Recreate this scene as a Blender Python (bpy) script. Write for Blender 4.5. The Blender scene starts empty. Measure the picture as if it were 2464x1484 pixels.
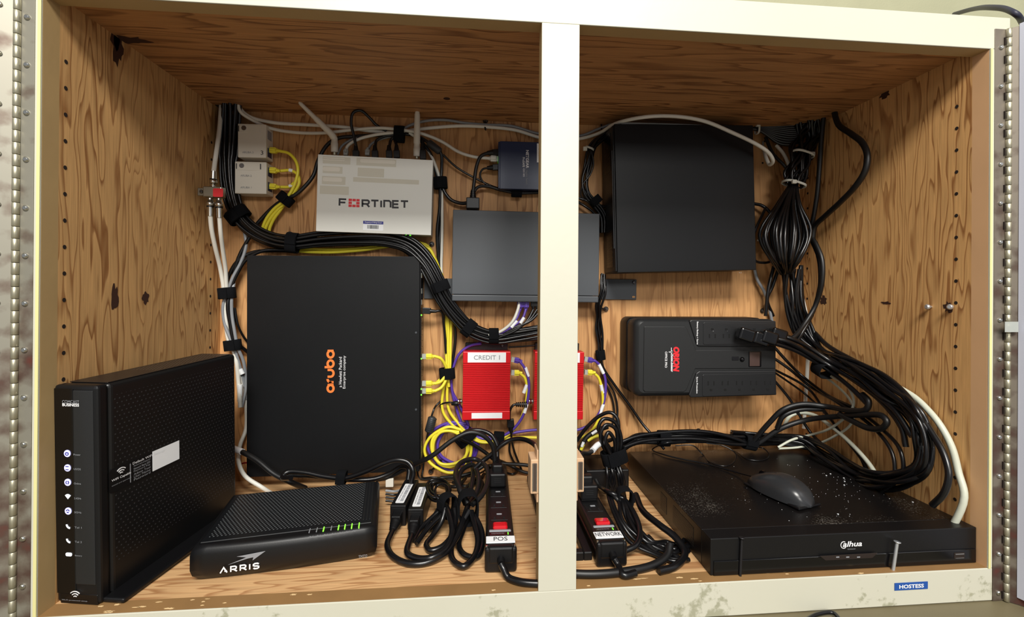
import bpy, bmesh, math, random
from mathutils import Vector, Matrix
C = bpy.context.scene.collection
R = random.Random(7)
# ---------------------------------------------------------------- camera, world, light, exposure
F, CX, CY = 1126.3, 1248.6, 694.4
CAM = Vector((.4965, -.5820, .3777)); YAW, PIT, ROL = .0906, .0018, .0066
fw = Vector((math.sin(YAW)*math.cos(PIT), math.cos(YAW)*math.cos(PIT), math.sin(PIT)))
rt0 = Vector((math.cos(YAW), -math.sin(YAW), 0)); up0 = rt0.cross(fw)
rt = math.cos(ROL)*rt0 + math.sin(ROL)*up0; upv = -math.sin(ROL)*rt0 + math.cos(ROL)*up0
cam = bpy.data.cameras.new('camera'); co = bpy.data.objects.new('camera', cam); C.objects.link(co)
cam.sensor_width = 36; cam.lens = F/2464*36; cam.shift_x = (1232-CX)/2464; cam.shift_y = (CY-742)/2464
cam.clip_start = .01
co.matrix_world = Matrix((( rt.x, upv.x, -fw.x, CAM.x), (rt.y, upv.y, -fw.y, CAM.y), (rt.z, upv.z, -fw.z, CAM.z), (0,0,0,1)))
bpy.context.scene.camera = co
w = bpy.data.worlds.new('world'); bpy.context.scene.world = w; w.use_nodes = True
w.node_tree.nodes['Background'].inputs[0].default_value = (.95, .97, 1, 1)
w.node_tree.nodes['Background'].inputs[1].default_value = .33
def area(name, loc, target, sx, sy, power, col):
    l = bpy.data.lights.new(name, 'AREA'); l.shape = 'RECTANGLE'; l.size = sx; l.size_y = sy; l.energy = power; l.color = col
    o = bpy.data.objects.new(name, l); C.objects.link(o); o.location = loc
    o.rotation_euler = (Vector(target)-Vector(loc)).to_track_quat('-Z', 'Y').to_euler(); return o
area('ceiling_panel', (.55, -1.95, 2.15), (.60, .1, .25), 1.25, .55, 108, (1, .97, .91))
area('far_ceiling_panel', (.9, -4.2, 1.75), (.6, .3, .3), 1.2, .6, 55, (1, .97, .92))
vs = bpy.context.scene.view_settings; vs.view_transform = 'Standard'; vs.look = 'None'; vs.gamma = 1; vs.use_curve_mapping = False; vs.exposure = -0.03
# ---------------------------------------------------------------- the cabinet's sizes (metres) and points on its planes
W, H, D, T = 1.1974, .7125, .3787, .0228
S1, S2, CZ = .5761, .6243, .7225
def ray(px, py): return (fw*F + rt*(px-CX) - upv*(py-CY))
def P(px, py, d=0.0):                    # point d mm in front of the back wall
    r = ray(px, py); return CAM + r*((D-d/1000-CAM.y)/r.y)
def Z(px, py, z=0.0):                    # point at z mm above the shelf
    r = ray(px, py); return CAM + r*((z/1000-CAM.z)/r.z)
def X(px, py, x):
    r = ray(px, py); return CAM + r*((x-CAM.x)/r.x)
def Pt(t):
    if isinstance(t, Vector): return t
    if len(t) == 4: return Z(t[0], t[1], t[3])
    q = P(*t)                            # runs near a side wall lie against it
    mg = .005+.26*(t[2] if len(t) > 2 else 0)/1000
    if q.x > W-mg: q = X(t[0], t[1], W-mg)
    elif q.x < .005: q = X(t[0], t[1], .005)
    return q
# ---------------------------------------------------------------- materials
def new_mat(name):
    m = bpy.data.materials.new(name); m.use_nodes = True
    return m, m.node_tree.nodes, m.node_tree.links, m.node_tree.nodes['Principled BSDF']
def rgb(h):
    h = h.lstrip('#'); v = [int(h[i:i+2], 16)/255 for i in (0, 2, 4)]
    return tuple(c/12.92 if c <= .04045 else ((c+.055)/1.055)**2.4 for c in v)+(1,)
def plain(name, col, rough=.5, metal=0, bump=0, bscale=800, mottle=0, emit=None, alpha=1, spec=.5, dust=0, coat=0, trans=0):
    m, n, l, b = new_mat(name); c = rgb(col)
    b.inputs['Base Color'].default_value = c; b.inputs['Roughness'].default_value = rough; b.inputs['Metallic'].default_value = metal
    b.inputs['Specular IOR Level'].default_value = spec; b.inputs['Coat Weight'].default_value = coat
    b.inputs['Transmission Weight'].default_value = trans
    tc = n.new('ShaderNodeTexCoord'); nz = n.new('ShaderNodeTexNoise'); l.new(tc.outputs['Object'], nz.inputs['Vector'])
    nz.inputs['Scale'].default_value = bscale; nz.inputs['Detail'].default_value = 2
    if bump:
        bp = n.new('ShaderNodeBump'); bp.inputs['Strength'].default_value = bump; bp.inputs['Distance'].default_value = .0004
        l.new(nz.outputs['Fac'], bp.inputs['Height']); l.new(bp.outputs['Normal'], b.inputs['Normal'])
    if mottle:
        n2 = n.new('ShaderNodeTexNoise'); n2.inputs['Scale'].default_value = 14; n2.inputs['Detail'].default_value = 6; l.new(tc.outputs['Object'], n2.inputs['Vector'])
        mx = n.new('ShaderNodeMixRGB'); mx.inputs[1].default_value = tuple(x*(1-mottle) for x in c[:3])+(1,); mx.inputs[2].default_value = tuple(min(1, x*(1+mottle)) for x in c[:3])+(1,)
        l.new(n2.outputs['Fac'], mx.inputs[0]); l.new(mx.outputs[0], b.inputs['Base Color'])
    if dust:
        n3 = n.new('ShaderNodeTexNoise'); n3.inputs['Scale'].default_value = 420; n3.inputs['Detail'].default_value = 3; l.new(tc.outputs['Object'], n3.inputs['Vector'])
        n4 = n.new('ShaderNodeTexNoise'); n4.inputs['Scale'].default_value = 9; n4.inputs['Detail'].default_value = 3; l.new(tc.outputs['Object'], n4.inputs['Vector'])
        ad = n.new('ShaderNodeMath'); ad.operation = 'ADD'; l.new(n3.outputs['Fac'], ad.inputs[0]); l.new(n4.outputs['Fac'], ad.inputs[1])
        cr = n.new('ShaderNodeValToRGB'); cr.color_ramp.elements[0].position = 1.21/2; cr.color_ramp.elements[1].position = 1.34/2
        hv = n.new('ShaderNodeMath'); hv.operation = 'MULTIPLY'; hv.inputs[1].default_value = .5; l.new(ad.outputs[0], hv.inputs[0]); l.new(hv.outputs[0], cr.inputs[0])
        mx = n.new('ShaderNodeMixRGB'); mx.inputs[1].default_value = c; mx.inputs[2].default_value = rgb('9a948a')
        ml = n.new('ShaderNodeMath'); ml.operation = 'MULTIPLY'; ml.inputs[1].default_value = dust; l.new(cr.outputs[0], ml.inputs[0]); l.new(ml.outputs[0], mx.inputs[0]); l.new(mx.outputs[0], b.inputs['Base Color'])
    if emit: b.inputs['Emission Color'].default_value = c; b.inputs['Emission Strength'].default_value = emit
    return m
def plywood(name, grain, across, seed, light='d9aa70', dark='8a562c', zones=7, fine=.5, stretch=.12, lo=.5, split=True):
    m, n, l, b = new_mat(name); b.inputs['Roughness'].default_value = .55; b.inputs['Specular IOR Level'].default_value = .3
    tc = n.new('ShaderNodeTexCoord'); mp = n.new('ShaderNodeMapping'); l.new(tc.outputs['Object'], mp.inputs['Vector'])
    s = [1, 1, 1]; s['xyz'.index(grain)] = stretch; mp.inputs['Scale'].default_value = s; mp.inputs['Location'].default_value = (seed*3.1, seed*1.7, seed*2.3)
    wv = n.new('ShaderNodeTexNoise'); wv.inputs['Scale'].default_value = 34; wv.inputs['Detail'].default_value = 2; l.new(mp.outputs[0], wv.inputs['Vector'])
    mm = n.new('ShaderNodeMixRGB'); mm.blend_type = 'LINEAR_LIGHT'; mm.inputs[0].default_value = .03; l.new(mp.outputs[0], mm.inputs[1]); l.new(wv.outputs['Color'], mm.inputs[2])
    nz = n.new('ShaderNodeTexNoise'); nz.inputs['Scale'].default_value = 6.2; nz.inputs['Detail'].default_value = 3; nz.inputs['Roughness'].default_value = .45; l.new(mm.outputs[0], nz.inputs['Vector'])
    ml = n.new('ShaderNodeMath'); ml.operation = 'MULTIPLY'; ml.inputs[1].default_value = zones*4; l.new(nz.outputs['Fac'], ml.inputs[0])
    fr = n.new('ShaderNodeMath'); fr.operation = 'FRACT'; l.new(ml.outputs[0], fr.inputs[0])
    cr = n.new('ShaderNodeValToRGB'); e = cr.color_ramp.elements
    e[0].position = 0; e[0].color = rgb(light); e[1].position = .62; e[1].color = tuple(.88*x for x in rgb(light)[:3])+(1,)
    q = e.new(.89); q.color = rgb(dark); q = e.new(.95); q.color = tuple(.75*x+.25*y for x, y in zip(rgb(dark)[:3], rgb(light)[:3]))+(1,); q = e.new(1); q.color = rgb(light)
    l.new(fr.outputs[0], cr.inputs[0])
    # the grain is faint in some places and strong in others
    n2 = n.new('ShaderNodeTexNoise'); n2.inputs['Scale'].default_value = 5.5; n2.inputs['Detail'].default_value = 3; l.new(mp.outputs[0], n2.inputs['Vector'])
    c2 = n.new('ShaderNodeValToRGB'); c2.color_ramp.elements[0].position = .32; c2.color_ramp.elements[0].color = (lo,)*3+(1,); c2.color_ramp.elements[1].position = .62; c2.color_ramp.elements[1].color = (.9,)*3+(1,); l.new(n2.outputs['Fac'], c2.inputs[0])
    mx = n.new('ShaderNodeMixRGB'); mx.inputs[1].default_value = tuple(.9*x for x in rgb(light)[:3])+(1,); l.new(c2.outputs[0], mx.inputs[0]); l.new(cr.outputs[0], mx.inputs[2])
    mp3 = n.new('ShaderNodeMapping'); l.new(tc.outputs['Object'], mp3.inputs['Vector']); s3 = [1, 1, 1]; s3['xyz'.index(grain)] = .04; mp3.inputs['Scale'].default_value = s3
    n3 = n.new('ShaderNodeTexNoise'); n3.inputs['Scale'].default_value = 420; n3.inputs['Detail'].default_value = 3; l.new(mp3.outputs[0], n3.inputs['Vector'])
    mr = n.new('ShaderNodeMapRange'); mr.inputs[1].default_value = .3; mr.inputs[2].default_value = .7; mr.inputs[3].default_value = 1-.35*fine; mr.inputs[4].default_value = 1+.12*fine; l.new(n3.outputs['Fac'], mr.inputs[0])
    n5 = n.new('ShaderNodeTexNoise'); n5.inputs['Scale'].default_value = 3; n5.inputs['Detail'].default_value = 4; l.new(tc.outputs['Object'], n5.inputs['Vector'])
    m5 = n.new('ShaderNodeMapRange'); m5.inputs[3].default_value = .82; m5.inputs[4].default_value = 1.16; l.new(n5.outputs['Fac'], m5.inputs[0])
    m6 = n.new('ShaderNodeMath'); m6.operation = 'MULTIPLY'; l.new(mr.outputs[0], m6.inputs[0]); l.new(m5.outputs[0], m6.inputs[1])
    vm = n.new('ShaderNodeVectorMath'); vm.operation = 'SCALE'; l.new(mx.outputs[0], vm.inputs[0]); l.new(m6.outputs[0], vm.inputs['Scale'])
    l.new(vm.outputs[0], b.inputs['Base Color'])
    bp = n.new('ShaderNodeBump'); bp.inputs['Strength'].default_value = .25; bp.inputs['Distance'].default_value = .0005; l.new(n3.outputs['Fac'], bp.inputs['Height']); l.new(bp.outputs[0], b.inputs['Normal'])
    return m
def paint(name, col='cbc9ba', chips='7f7f5e', amt=.675):
    m, n, l, b = new_mat(name); b.inputs['Roughness'].default_value = .38
    tc = n.new('ShaderNodeTexCoord')
    a = n.new('ShaderNodeTexNoise'); a.inputs['Scale'].default_value = 55; a.inputs['Detail'].default_value = 7; a.inputs['Roughness'].default_value = .65; l.new(tc.outputs['Object'], a.inputs['Vector'])
    c = n.new('ShaderNodeTexNoise'); c.inputs['Scale'].default_value = 7; c.inputs['Detail'].default_value = 2; l.new(tc.outputs['Object'], c.inputs['Vector'])
    sp = n.new('ShaderNodeSeparateXYZ'); l.new(tc.outputs['Object'], sp.inputs[0])
    zr = n.new('ShaderNodeMapRange'); zr.inputs[1].default_value = .14; zr.inputs[2].default_value = -.02; zr.inputs[3].default_value = 0; zr.inputs[4].default_value = .20; l.new(sp.outputs['Z'], zr.inputs[0])
    ad = n.new('ShaderNodeMath'); ad.operation = 'ADD'; l.new(a.outputs['Fac'], ad.inputs[0]); l.new(c.outputs['Fac'], ad.inputs[1])
    a2 = n.new('ShaderNodeMath'); a2.operation = 'ADD'; l.new(ad.outputs[0], a2.inputs[0]); l.new(zr.outputs[0], a2.inputs[1])
    h = n.new('ShaderNodeMath'); h.operation = 'MULTIPLY'; h.inputs[1].default_value = .5; l.new(a2.outputs[0], h.inputs[0])
    cr = n.new('ShaderNodeValToRGB'); cr.color_ramp.elements[0].position = amt; cr.color_ramp.elements[1].position = amt+.05; l.new(h.outputs[0], cr.inputs[0])
    d = n.new('ShaderNodeTexNoise'); d.inputs['Scale'].default_value = 4; d.inputs['Detail'].default_value = 5; l.new(tc.outputs['Object'], d.inputs['Vector'])
    m0 = n.new('ShaderNodeMixRGB'); m0.inputs[1].default_value = rgb(col); m0.inputs[2].default_value = tuple(x*y for x, y in zip(rgb(col)[:3], (.93, .93, .88)))+(1,); l.new(d.outputs['Fac'], m0.inputs[0])
    mx = n.new('ShaderNodeMixRGB'); mx.inputs[2].default_value = rgb(chips); l.new(m0.outputs[0], mx.inputs[1])
    k = n.new('ShaderNodeMath'); k.operation = 'MULTIPLY'; k.inputs[1].default_value = .6; l.new(cr.outputs[0], k.inputs[0]); l.new(k.outputs[0], mx.inputs[0]); l.new(mx.outputs[0], b.inputs['Base Color'])
    bp = n.new('ShaderNodeBump'); bp.inputs['Strength'].default_value = .25; bp.inputs['Distance'].default_value = .0006; l.new(a.outputs['Fac'], bp.inputs['Height']); l.new(bp.outputs[0], b.inputs['Normal'])
    return m
def dots(name, base, dot, u, v, pitch, radius, rough=.45, fade=None, stagger=True, bump=.6):
    """rows of small moulded holes; u, v are the object axes of the face"""
    m, n, l, b = new_mat(name); b.inputs['Roughness'].default_value = rough
    tc = n.new('ShaderNodeTexCoord'); sp = n.new('ShaderNodeSeparateXYZ'); l.new(tc.outputs['Object'], sp.inputs[0])
    def mth(op, a, b2=None, c=None):
        q = n.new('ShaderNodeMath'); q.operation = op
        for i, x in enumerate((a, b2, c)):
            if x is None: continue
            if isinstance(x, (int, float)): q.inputs[i].default_value = x
            else: l.new(x, q.inputs[i])
        return q.outputs[0]
    U = mth('DIVIDE', sp.outputs[u], pitch); V = mth('DIVIDE', sp.outputs[v], pitch*.87)
    if stagger:
        row = mth('FLOOR', V); U = mth('ADD', U, mth('MULTIPLY', mth('MODULO', mth('ABSOLUTE', row), 2), .5))
    fu = mth('SUBTRACT', mth('FRACT', U), .5); fv = mth('SUBTRACT', mth('FRACT', V), .5)
    r = mth('SQRT', mth('ADD', mth('MULTIPLY', fu, fu), mth('MULTIPLY', fv, fv)))
    k = n.new('ShaderNodeMapRange'); k.inputs[1].default_value = radius; k.inputs[2].default_value = radius-.08; k.inputs[3].default_value = 0; k.inputs[4].default_value = 1; l.new(r, k.inputs[0])
    f = k.outputs[0]
    if fade:
        for ax, lo, hi in fade:
            a = mth('GREATER_THAN', sp.outputs[ax], lo); c = mth('LESS_THAN', sp.outputs[ax], hi); f = mth('MULTIPLY', f, mth('MULTIPLY', a, c))
    mx = n.new('ShaderNodeMixRGB'); mx.inputs[1].default_value = rgb(base); mx.inputs[2].default_value = rgb(dot); l.new(f, mx.inputs[0]); l.new(mx.outputs[0], b.inputs['Base Color'])
    bp = n.new('ShaderNodeBump'); bp.inputs['Strength'].default_value = bump; bp.inputs['Distance'].default_value = .0008; bp.invert = True; l.new(f, bp.inputs['Height']); l.new(bp.outputs[0], b.inputs['Normal'])
    return m
def stained_metal(nm='stained hinge steel', cols=('8f8b7e', '74695d', '5c483f', '6b342a')):
    m, n, l, b = new_mat(nm); b.inputs['Metallic'].default_value = .45; b.inputs['Roughness'].default_value = .5
    tc = n.new('ShaderNodeTexCoord'); a = n.new('ShaderNodeTexNoise'); a.inputs['Scale'].default_value = 26; a.inputs['Detail'].default_value = 6; l.new(tc.outputs['Object'], a.inputs['Vector'])
    sp = n.new('ShaderNodeSeparateXYZ'); l.new(tc.outputs['Object'], sp.inputs[0])
    zz = n.new('ShaderNodeMapRange'); zz.inputs[1].default_value = .75; zz.inputs[2].default_value = 0; zz.inputs[3].default_value = -.13; zz.inputs[4].default_value = .13; l.new(sp.outputs['Z'], zz.inputs[0])
    wv = n.new('ShaderNodeTexWave'); wv.bands_direction = 'Z'; wv.inputs['Scale'].default_value = 11.5; wv.inputs['Distortion'].default_value = 1.5; l.new(tc.outputs['Object'], wv.inputs['Vector'])
    k = n.new('ShaderNodeMath'); k.operation = 'MULTIPLY_ADD'; k.inputs[1].default_value = .10; l.new(wv.outputs['Fac'], k.inputs[0]); l.new(a.outputs['Fac'], k.inputs[2])
    k2 = n.new('ShaderNodeMath'); k2.operation = 'ADD'; l.new(k.outputs[0], k2.inputs[0]); l.new(zz.outputs[0], k2.inputs[1])
    cr = n.new('ShaderNodeValToRGB'); e = cr.color_ramp.elements; e[0].position = .50; e[0].color = rgb(cols[0]); e[1].position = .86; e[1].color = rgb(cols[3])
    q = e.new(.62); q.color = rgb(cols[1]); q = e.new(.72); q.color = rgb(cols[2]); l.new(k2.outputs[0], cr.inputs[0]); l.new(cr.outputs[0], b.inputs['Base Color'])
    return m
M = dict(
 ply_side=plywood('plywood upright', 'z', 'y', 1, zones=9), ply_right=plywood('plywood upright wavy', 'z', 'y', 4, zones=9, light='e2ae70', dark='8c5428'),
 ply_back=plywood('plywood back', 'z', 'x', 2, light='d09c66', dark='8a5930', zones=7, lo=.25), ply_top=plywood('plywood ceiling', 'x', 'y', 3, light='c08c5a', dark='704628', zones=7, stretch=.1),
 ply_floor=plywood('plywood shelf', 'x', 'y', 5, light='deb17e', dark='9a6236', zones=7, stretch=.08),
 jamb=plain('bare jamb wood', 'b09364', .6, bump=.3, bscale=90, mottle=.12), jamb_d=plain('worn dark lip wood', '8f6c42', .6, bump=.5, bscale=70, mottle=.3), jamb_r=plain('bare right jamb wood', 'dcae80', .55, bump=.2, bscale=90, mottle=.08),
 paint=paint('cream gloss paint'), edge=plain('yellowed paint edge', 'd8d295', .4, mottle=.05),
 hole=plain('dark drilled hole', '1c0f06', .9), hinge=stained_metal(), hinge_r=stained_metal('brown hinge steel with dark reflection', ('7d7468', '5f5248', '553e36', '6b2a24')), chrome=plain('bright steel', 'c9c9c4', .25, 1), brass=plain('pale brass pin', 'b5b09a', .42, .8),  # hinge_r: stain colours darkened to paint in the right leaf's dark reflection
 matte=plain('matte black plastic', '0b0b0d', .42, bump=.12, spec=.4), gloss=plain('glossy black plastic', '08080a', .18), black2=plain('dark charcoal plastic', '1f2021', .45, bump=.15, spec=.45),
 hole2=plain('black socket opening', '020202', .9), tray=plain('black outlet tray plastic', '17181a', .45, bump=.1), steel_black=plain('black powder coated steel', '0e0f11', .46, bump=.2, bscale=1500, mottle=.15, spec=.25), steel_grey=plain('slate grey painted steel', '41454a', .5, bump=.1, bscale=1500, mottle=.05),
 pc=plain('black brushed case', '101113', .42, bump=.12, bscale=1500, spec=.25), dvr=plain('dusty black case', '0d0b0b', .36, bump=.22, bscale=1200, dust=.22),
 cable=plain('black cable jacket', '0d0d0f', .28), cable_m=plain('dull black cord', '0f0f10', .45), cable_w=plain('white cable jacket', 'd9d7cd', .38), cable_g=plain('grey cable jacket', '85888c', .4),
 cable_c=plain('cream cable jacket', 'c6c9b8', .4), cable_y=plain('yellow cable jacket', 'e8d93a', .4), cable_p=plain('purple cable jacket', '54389a', .4), cable_r=plain('red wire', 'b8303a', .4), cable_n=plain('navy cable jacket', '2b2b3c', .5),
 clear=plain('clear connector plastic', 'c8ccc6', .15, alpha=1, trans=.4), velcro=plain('black hook and loop fabric', '0c0d10', .95, bump=1, bscale=900, spec=.15), tie=plain('white nylon', 'd8d8cc', .45), tieb=plain('black nylon', '101012', .45),
 white=plain('off white plastic', 'd8d3c6', .5, bump=.1), silver=plain('silver grey painted steel', 'd9d9d2', .45, bump=.06, mottle=.03), silver_side=plain('grey steel edge', 'b4b4ae', .4),
 label=plain('white label paper', 'eceef0', .5), smudge=plain('blank pale sticker', 'c9c5b6', .6), ink=plain('dark ink', '2c2c30', .6), inkg=plain('grey ink', '8b8d92', .6), orange=plain('orange print', 'f07d35', .5), redp=plain('red print', 'd8252e', .5),
 whitep=plain('white print', 'e8e8ea', .5), bluep=plain('blue print', '2b2f86', .5), bluel=plain('blue embossed tape', '1f4f9c', .35), red=plain('red anodised aluminium', 'd4121c', .38, .25), navy=plain('navy painted steel', '1c2a4c', .4, bump=.1),
 greenl=plain('lit green light', '7dff3a', .4, emit=1.6), bluew=plain('lit pale blue icon', 'b9b8f0', .4, emit=.9), whitel=plain('lit white icon', 'dfe2ea', .4, emit=.6), greendot=plain('green lamp', '6cf23c', .4, emit=1.2),
 redsw=plain('red translucent switch', 'c4101c', .12, emit=None, coat=1), tan=plain('tan plastic catch', 'cda884', .5), magnet=plain('dark magnet', '5b4f48', .35, .6), window=plain('brown display window', '4a3a36', .15),
 screw=plain('zinc screw', '8d9094', .3, 1), bolt=plain('white zinc bolt', 'd6dbe0', .3, .8), darkbolt=plain('dark oxide screw', '3a3a3e', .4, .8), port=plain('port shield metal', '9a9a90', .3, .9), ferrite=plain('ferrite sleeve plastic', '2c2e30', .5),
 counter=plain('olive speckled laminate', '6e654c', .5, bump=.1, mottle=.1), stucco=plain('textured green grey wall', 'a9a88a', .8, bump=1, bscale=260, mottle=.1), door=plain('bluish white painted door', 'c4c6d4', .4),
 knot=plain('dark open knot', '3b1e0e', .85, bump=.8, bscale=120), chip=plain('torn pale wood fibre', 'e2c08c', .8),
)
M['arris_top'] = dots('perforated black lid with glints', '17191a', '5c6062', 'X', 'Y', .0042, .26, .4, fade=(('X', .012, .218), ('Y', .012, .150)))  # glints at the hole edges painted as paler dots
M['gate_side'] = dots('pinhole black side', '0c0c0d', '2c2c2e', 'Y', 'Z', .0062, .2, .42, fade=(('Y', .02, .262), ('Z', .04, .245)))
M['gate_top'] = dots('pinhole black top', '1b1614', '50453c', 'X', 'Y', .0045, .25, .42, fade=(('X', .010, .048), ('Y', .09, .25)))
M['vent'] = dots('side vent holes', '101011', '020202', 'Y', 'Z', .005, .35, .45, bump=.8)
# ---------------------------------------------------------------- mesh helpers
class MB:
    def __init__(s): s.v = []; s.f = []; s.s = []
    def add(s, vs, fs, smooth=False):
        o = len(s.v); s.v += [Vector(v) for v in vs]; s.f += [tuple(i+o for i in f) for f in fs]; s.s += [smooth]*len(fs)
    def frombm(s, bm, mat=None, smooth=False):
        bm.verts.index_update(); s.add([(mat @ v.co) if mat else v.co.copy() for v in bm.verts], [[v.index for v in f.verts] for f in bm.faces], smooth); bm.free()
    def box(s, lo, hi, bev=0, seg=2, mat=None, taper=None):
        bm = bmesh.new(); bmesh.ops.create_cube(bm, size=1)
        c = (Vector(lo)+Vector(hi))/2; d = Vector(hi)-Vector(lo)
        for v in bm.verts:
            v.co = Vector((v.co.x*d.x, v.co.y*d.y, v.co.z*d.z))+c
            if taper and v.co[taper[0]] < c[taper[0]]:
                for a in range(3):
                    if a != taper[0]: v.co[a] = c[a]+(v.co[a]-c[a])*taper[1]
        if bev: bmesh.ops.bevel(bm, geom=bm.edges[:]+bm.verts[:], offset=bev, segments=seg, profile=.5, affect='EDGES', clamp_overlap=True)
        s.frombm(bm, mat, False); return s
    def cyl(s, a, b, r, r2=None, n=20, cap=True):
        a = Vector(a); b = Vector(b); r2 = r if r2 is None else r2; t = (b-a).normalized(); u = t.orthogonal().normalized(); w2 = t.cross(u)
        ring = lambda c, q: [c+u*math.cos(2*math.pi*i/n)*q+w2*math.sin(2*math.pi*i/n)*q for i in range(n)]
        vs = ring(a, r)+ring(b, r2); s.add(vs, [(i, (i+1) % n, n+(i+1) % n, n+i) for i in range(n)], True)
        if cap: s.add(ring(a, r), [tuple(reversed(range(n)))]); s.add(ring(b, r2), [tuple(range(n))])
        return s
    def lathe(s, a, b, prof, n=20):           # prof: (fraction along, radius)
        a = Vector(a); b = Vector(b); t = (b-a).normalized(); u = t.orthogonal().normalized(); w2 = t.cross(u); vs = []
        for q, r in prof:
            c = a.lerp(b, q); vs += [c+u*math.cos(2*math.pi*i/n)*r+w2*math.sin(2*math.pi*i/n)*r for i in range(n)]
        fs = [(k*n+i, k*n+(i+1) % n, (k+1)*n+(i+1) % n, (k+1)*n+i) for k in range(len(prof)-1) for i in range(n)]
        s.add(vs, fs, True); s.add(vs[:n], [tuple(reversed(range(n)))]); s.add(vs[-n:], [tuple(range(n))]); return s
    def prism(s, pts, y0, y1, axes='xz', bev=0):     # outline in two axes, thickness along the third
        n = len(pts); third = [a for a in 'xyz' if a not in axes][0]; ia, ib, ic = ('xyz'.index(a) for a in (axes[0], axes[1], third))
        def mk(p, h):
            v = [0, 0, 0]; v[ia] = p[0]; v[ib] = p[1]; v[ic] = h; return Vector(v)
        bm = bmesh.new(); A = [bm.verts.new(mk(p, y0)) for p in pts]; B = [bm.verts.new(mk(p, y1)) for p in pts]
        bm.faces.new(A); bm.faces.new(B[::-1])
        for i in range(n): bm.faces.new((A[i], B[i], B[(i+1) % n], A[(i+1) % n]))
        bmesh.ops.recalc_face_normals(bm, faces=bm.faces[:])
        if bev: bmesh.ops.bevel(bm, geom=bm.edges[:], offset=bev, segments=2, profile=.5, affect='EDGES', clamp_overlap=True)
        s.frombm(bm); return s
    def tube(s, pts, r, n=10, cap=True, flat=1):
        pts = [Vector(p) for p in pts]; k = len(pts); rr = r if callable(r) else (lambda t: r)
        tg = [(pts[min(i+1, k-1)]-pts[max(i-1, 0)]).normalized() for i in range(k)]
        u = tg[0].orthogonal().normalized(); vs = []
        for i in range(k):
            u = (u-tg[i]*u.dot(tg[i])).normalized(); w2 = tg[i].cross(u); q = rr(i/(k-1))
            vs += [pts[i]+u*math.cos(2*math.pi*j/n)*q+w2*math.sin(2*math.pi*j/n)*q*flat for j in range(n)]
        fs = [(a*n+j, a*n+(j+1) % n, (a+1)*n+(j+1) % n, (a+1)*n+j) for a in range(k-1) for j in range(n)]
        s.add(vs, fs, True)
        if cap: s.add(vs[:n], [tuple(reversed(range(n)))]); s.add(vs[-n:], [tuple(range(n))])
        return s
    def build(s, name, mat, parent=None, origin=None, crease=.6):
        o0 = Vector(origin) if origin is not None else Vector((0, 0, 0))
        me = bpy.data.meshes.new(name); me.from_pydata([v-o0 for v in s.v], [], s.f); me.update()
        bm = bmesh.new(); bm.from_mesh(me); bmesh.ops.recalc_face_normals(bm, faces=bm.faces[:]); bm.to_mesh(me); bm.free()
        me.polygons.foreach_set('use_smooth', s.s); me.materials.append(M[mat] if isinstance(mat, str) else mat)
        ob = bpy.data.objects.new(name, me); C.objects.link(ob)
        if parent is not None: ob.parent = parent
        else: ob.location = o0
        return ob
def tag(o, label, cat, group=None):
    o['label'] = label; o['category'] = cat
    if group: o['group'] = group
    return o
def struct(o): o['kind'] = 'structure'; return o
def thing(name, label, cat, mat, group=None):
    o = bpy.data.objects.new(name, None); o.empty_display_size = .01; C.objects.link(o)
    o.matrix_world = mat if isinstance(mat, Matrix) else Matrix.Translation(mat)
    return tag(o, label, cat, group)
def frame3(o, x, y, z): return Matrix(((x.x, y.x, z.x, o.x), (x.y, y.y, z.y, o.y), (x.z, y.z, z.z, o.z), (0, 0, 0, 1)))
def cr(pts, sub=6):
    pts = [Vector(p) for p in pts]; out = []; n = len(pts)
    if n == 2: return [pts[0].lerp(pts[1], i/sub) for i in range(sub+1)]
    for i in range(n-1):
        p0 = pts[i-1] if i else pts[0]*2-pts[1]; p1 = pts[i]; p2 = pts[i+1]; p3 = pts[i+2] if i+2 < n else pts[-1]*2-pts[-2]
        t0 = 0; t1 = t0+max((p1-p0).length, 1e-6)**.5; t2 = t1+max((p2-p1).length, 1e-6)**.5; t3 = t2+max((p3-p2).length, 1e-6)**.5
        for k in range(sub):
            t = t1+(t2-t1)*k/sub
            A1 = p0*((t1-t)/(t1-t0))+p1*((t-t0)/(t1-t0)); A2 = p1*((t2-t)/(t2-t1))+p2*((t-t1)/(t2-t1)); A3 = p2*((t3-t)/(t3-t2))+p3*((t-t2)/(t3-t2))
            B1 = A1*((t2-t)/(t2-t0))+A2*((t-t0)/(t2-t0)); B2 = A2*((t3-t)/(t3-t1))+A3*((t-t1)/(t3-t1))
            out.append(B1*((t2-t)/(t2-t1))+B2*((t-t1)/(t2-t1)))
    out.append(pts[-1]); return out
def cable(pts, r, mat, label, cat='cable', group=None, name='cable', sub=6):
    """pts: (px, py, mm from back wall) or (px, py, None, mm above shelf); r in mm"""
    p = cr([Pt(t) for t in pts], sub); b = MB(); b.tube(p, r/1000, 10)
    o = b.build(name, mat, None, p[0]); o['_p'] = 0; del o['_p']; tag(o, label, cat, group); return o
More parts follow.
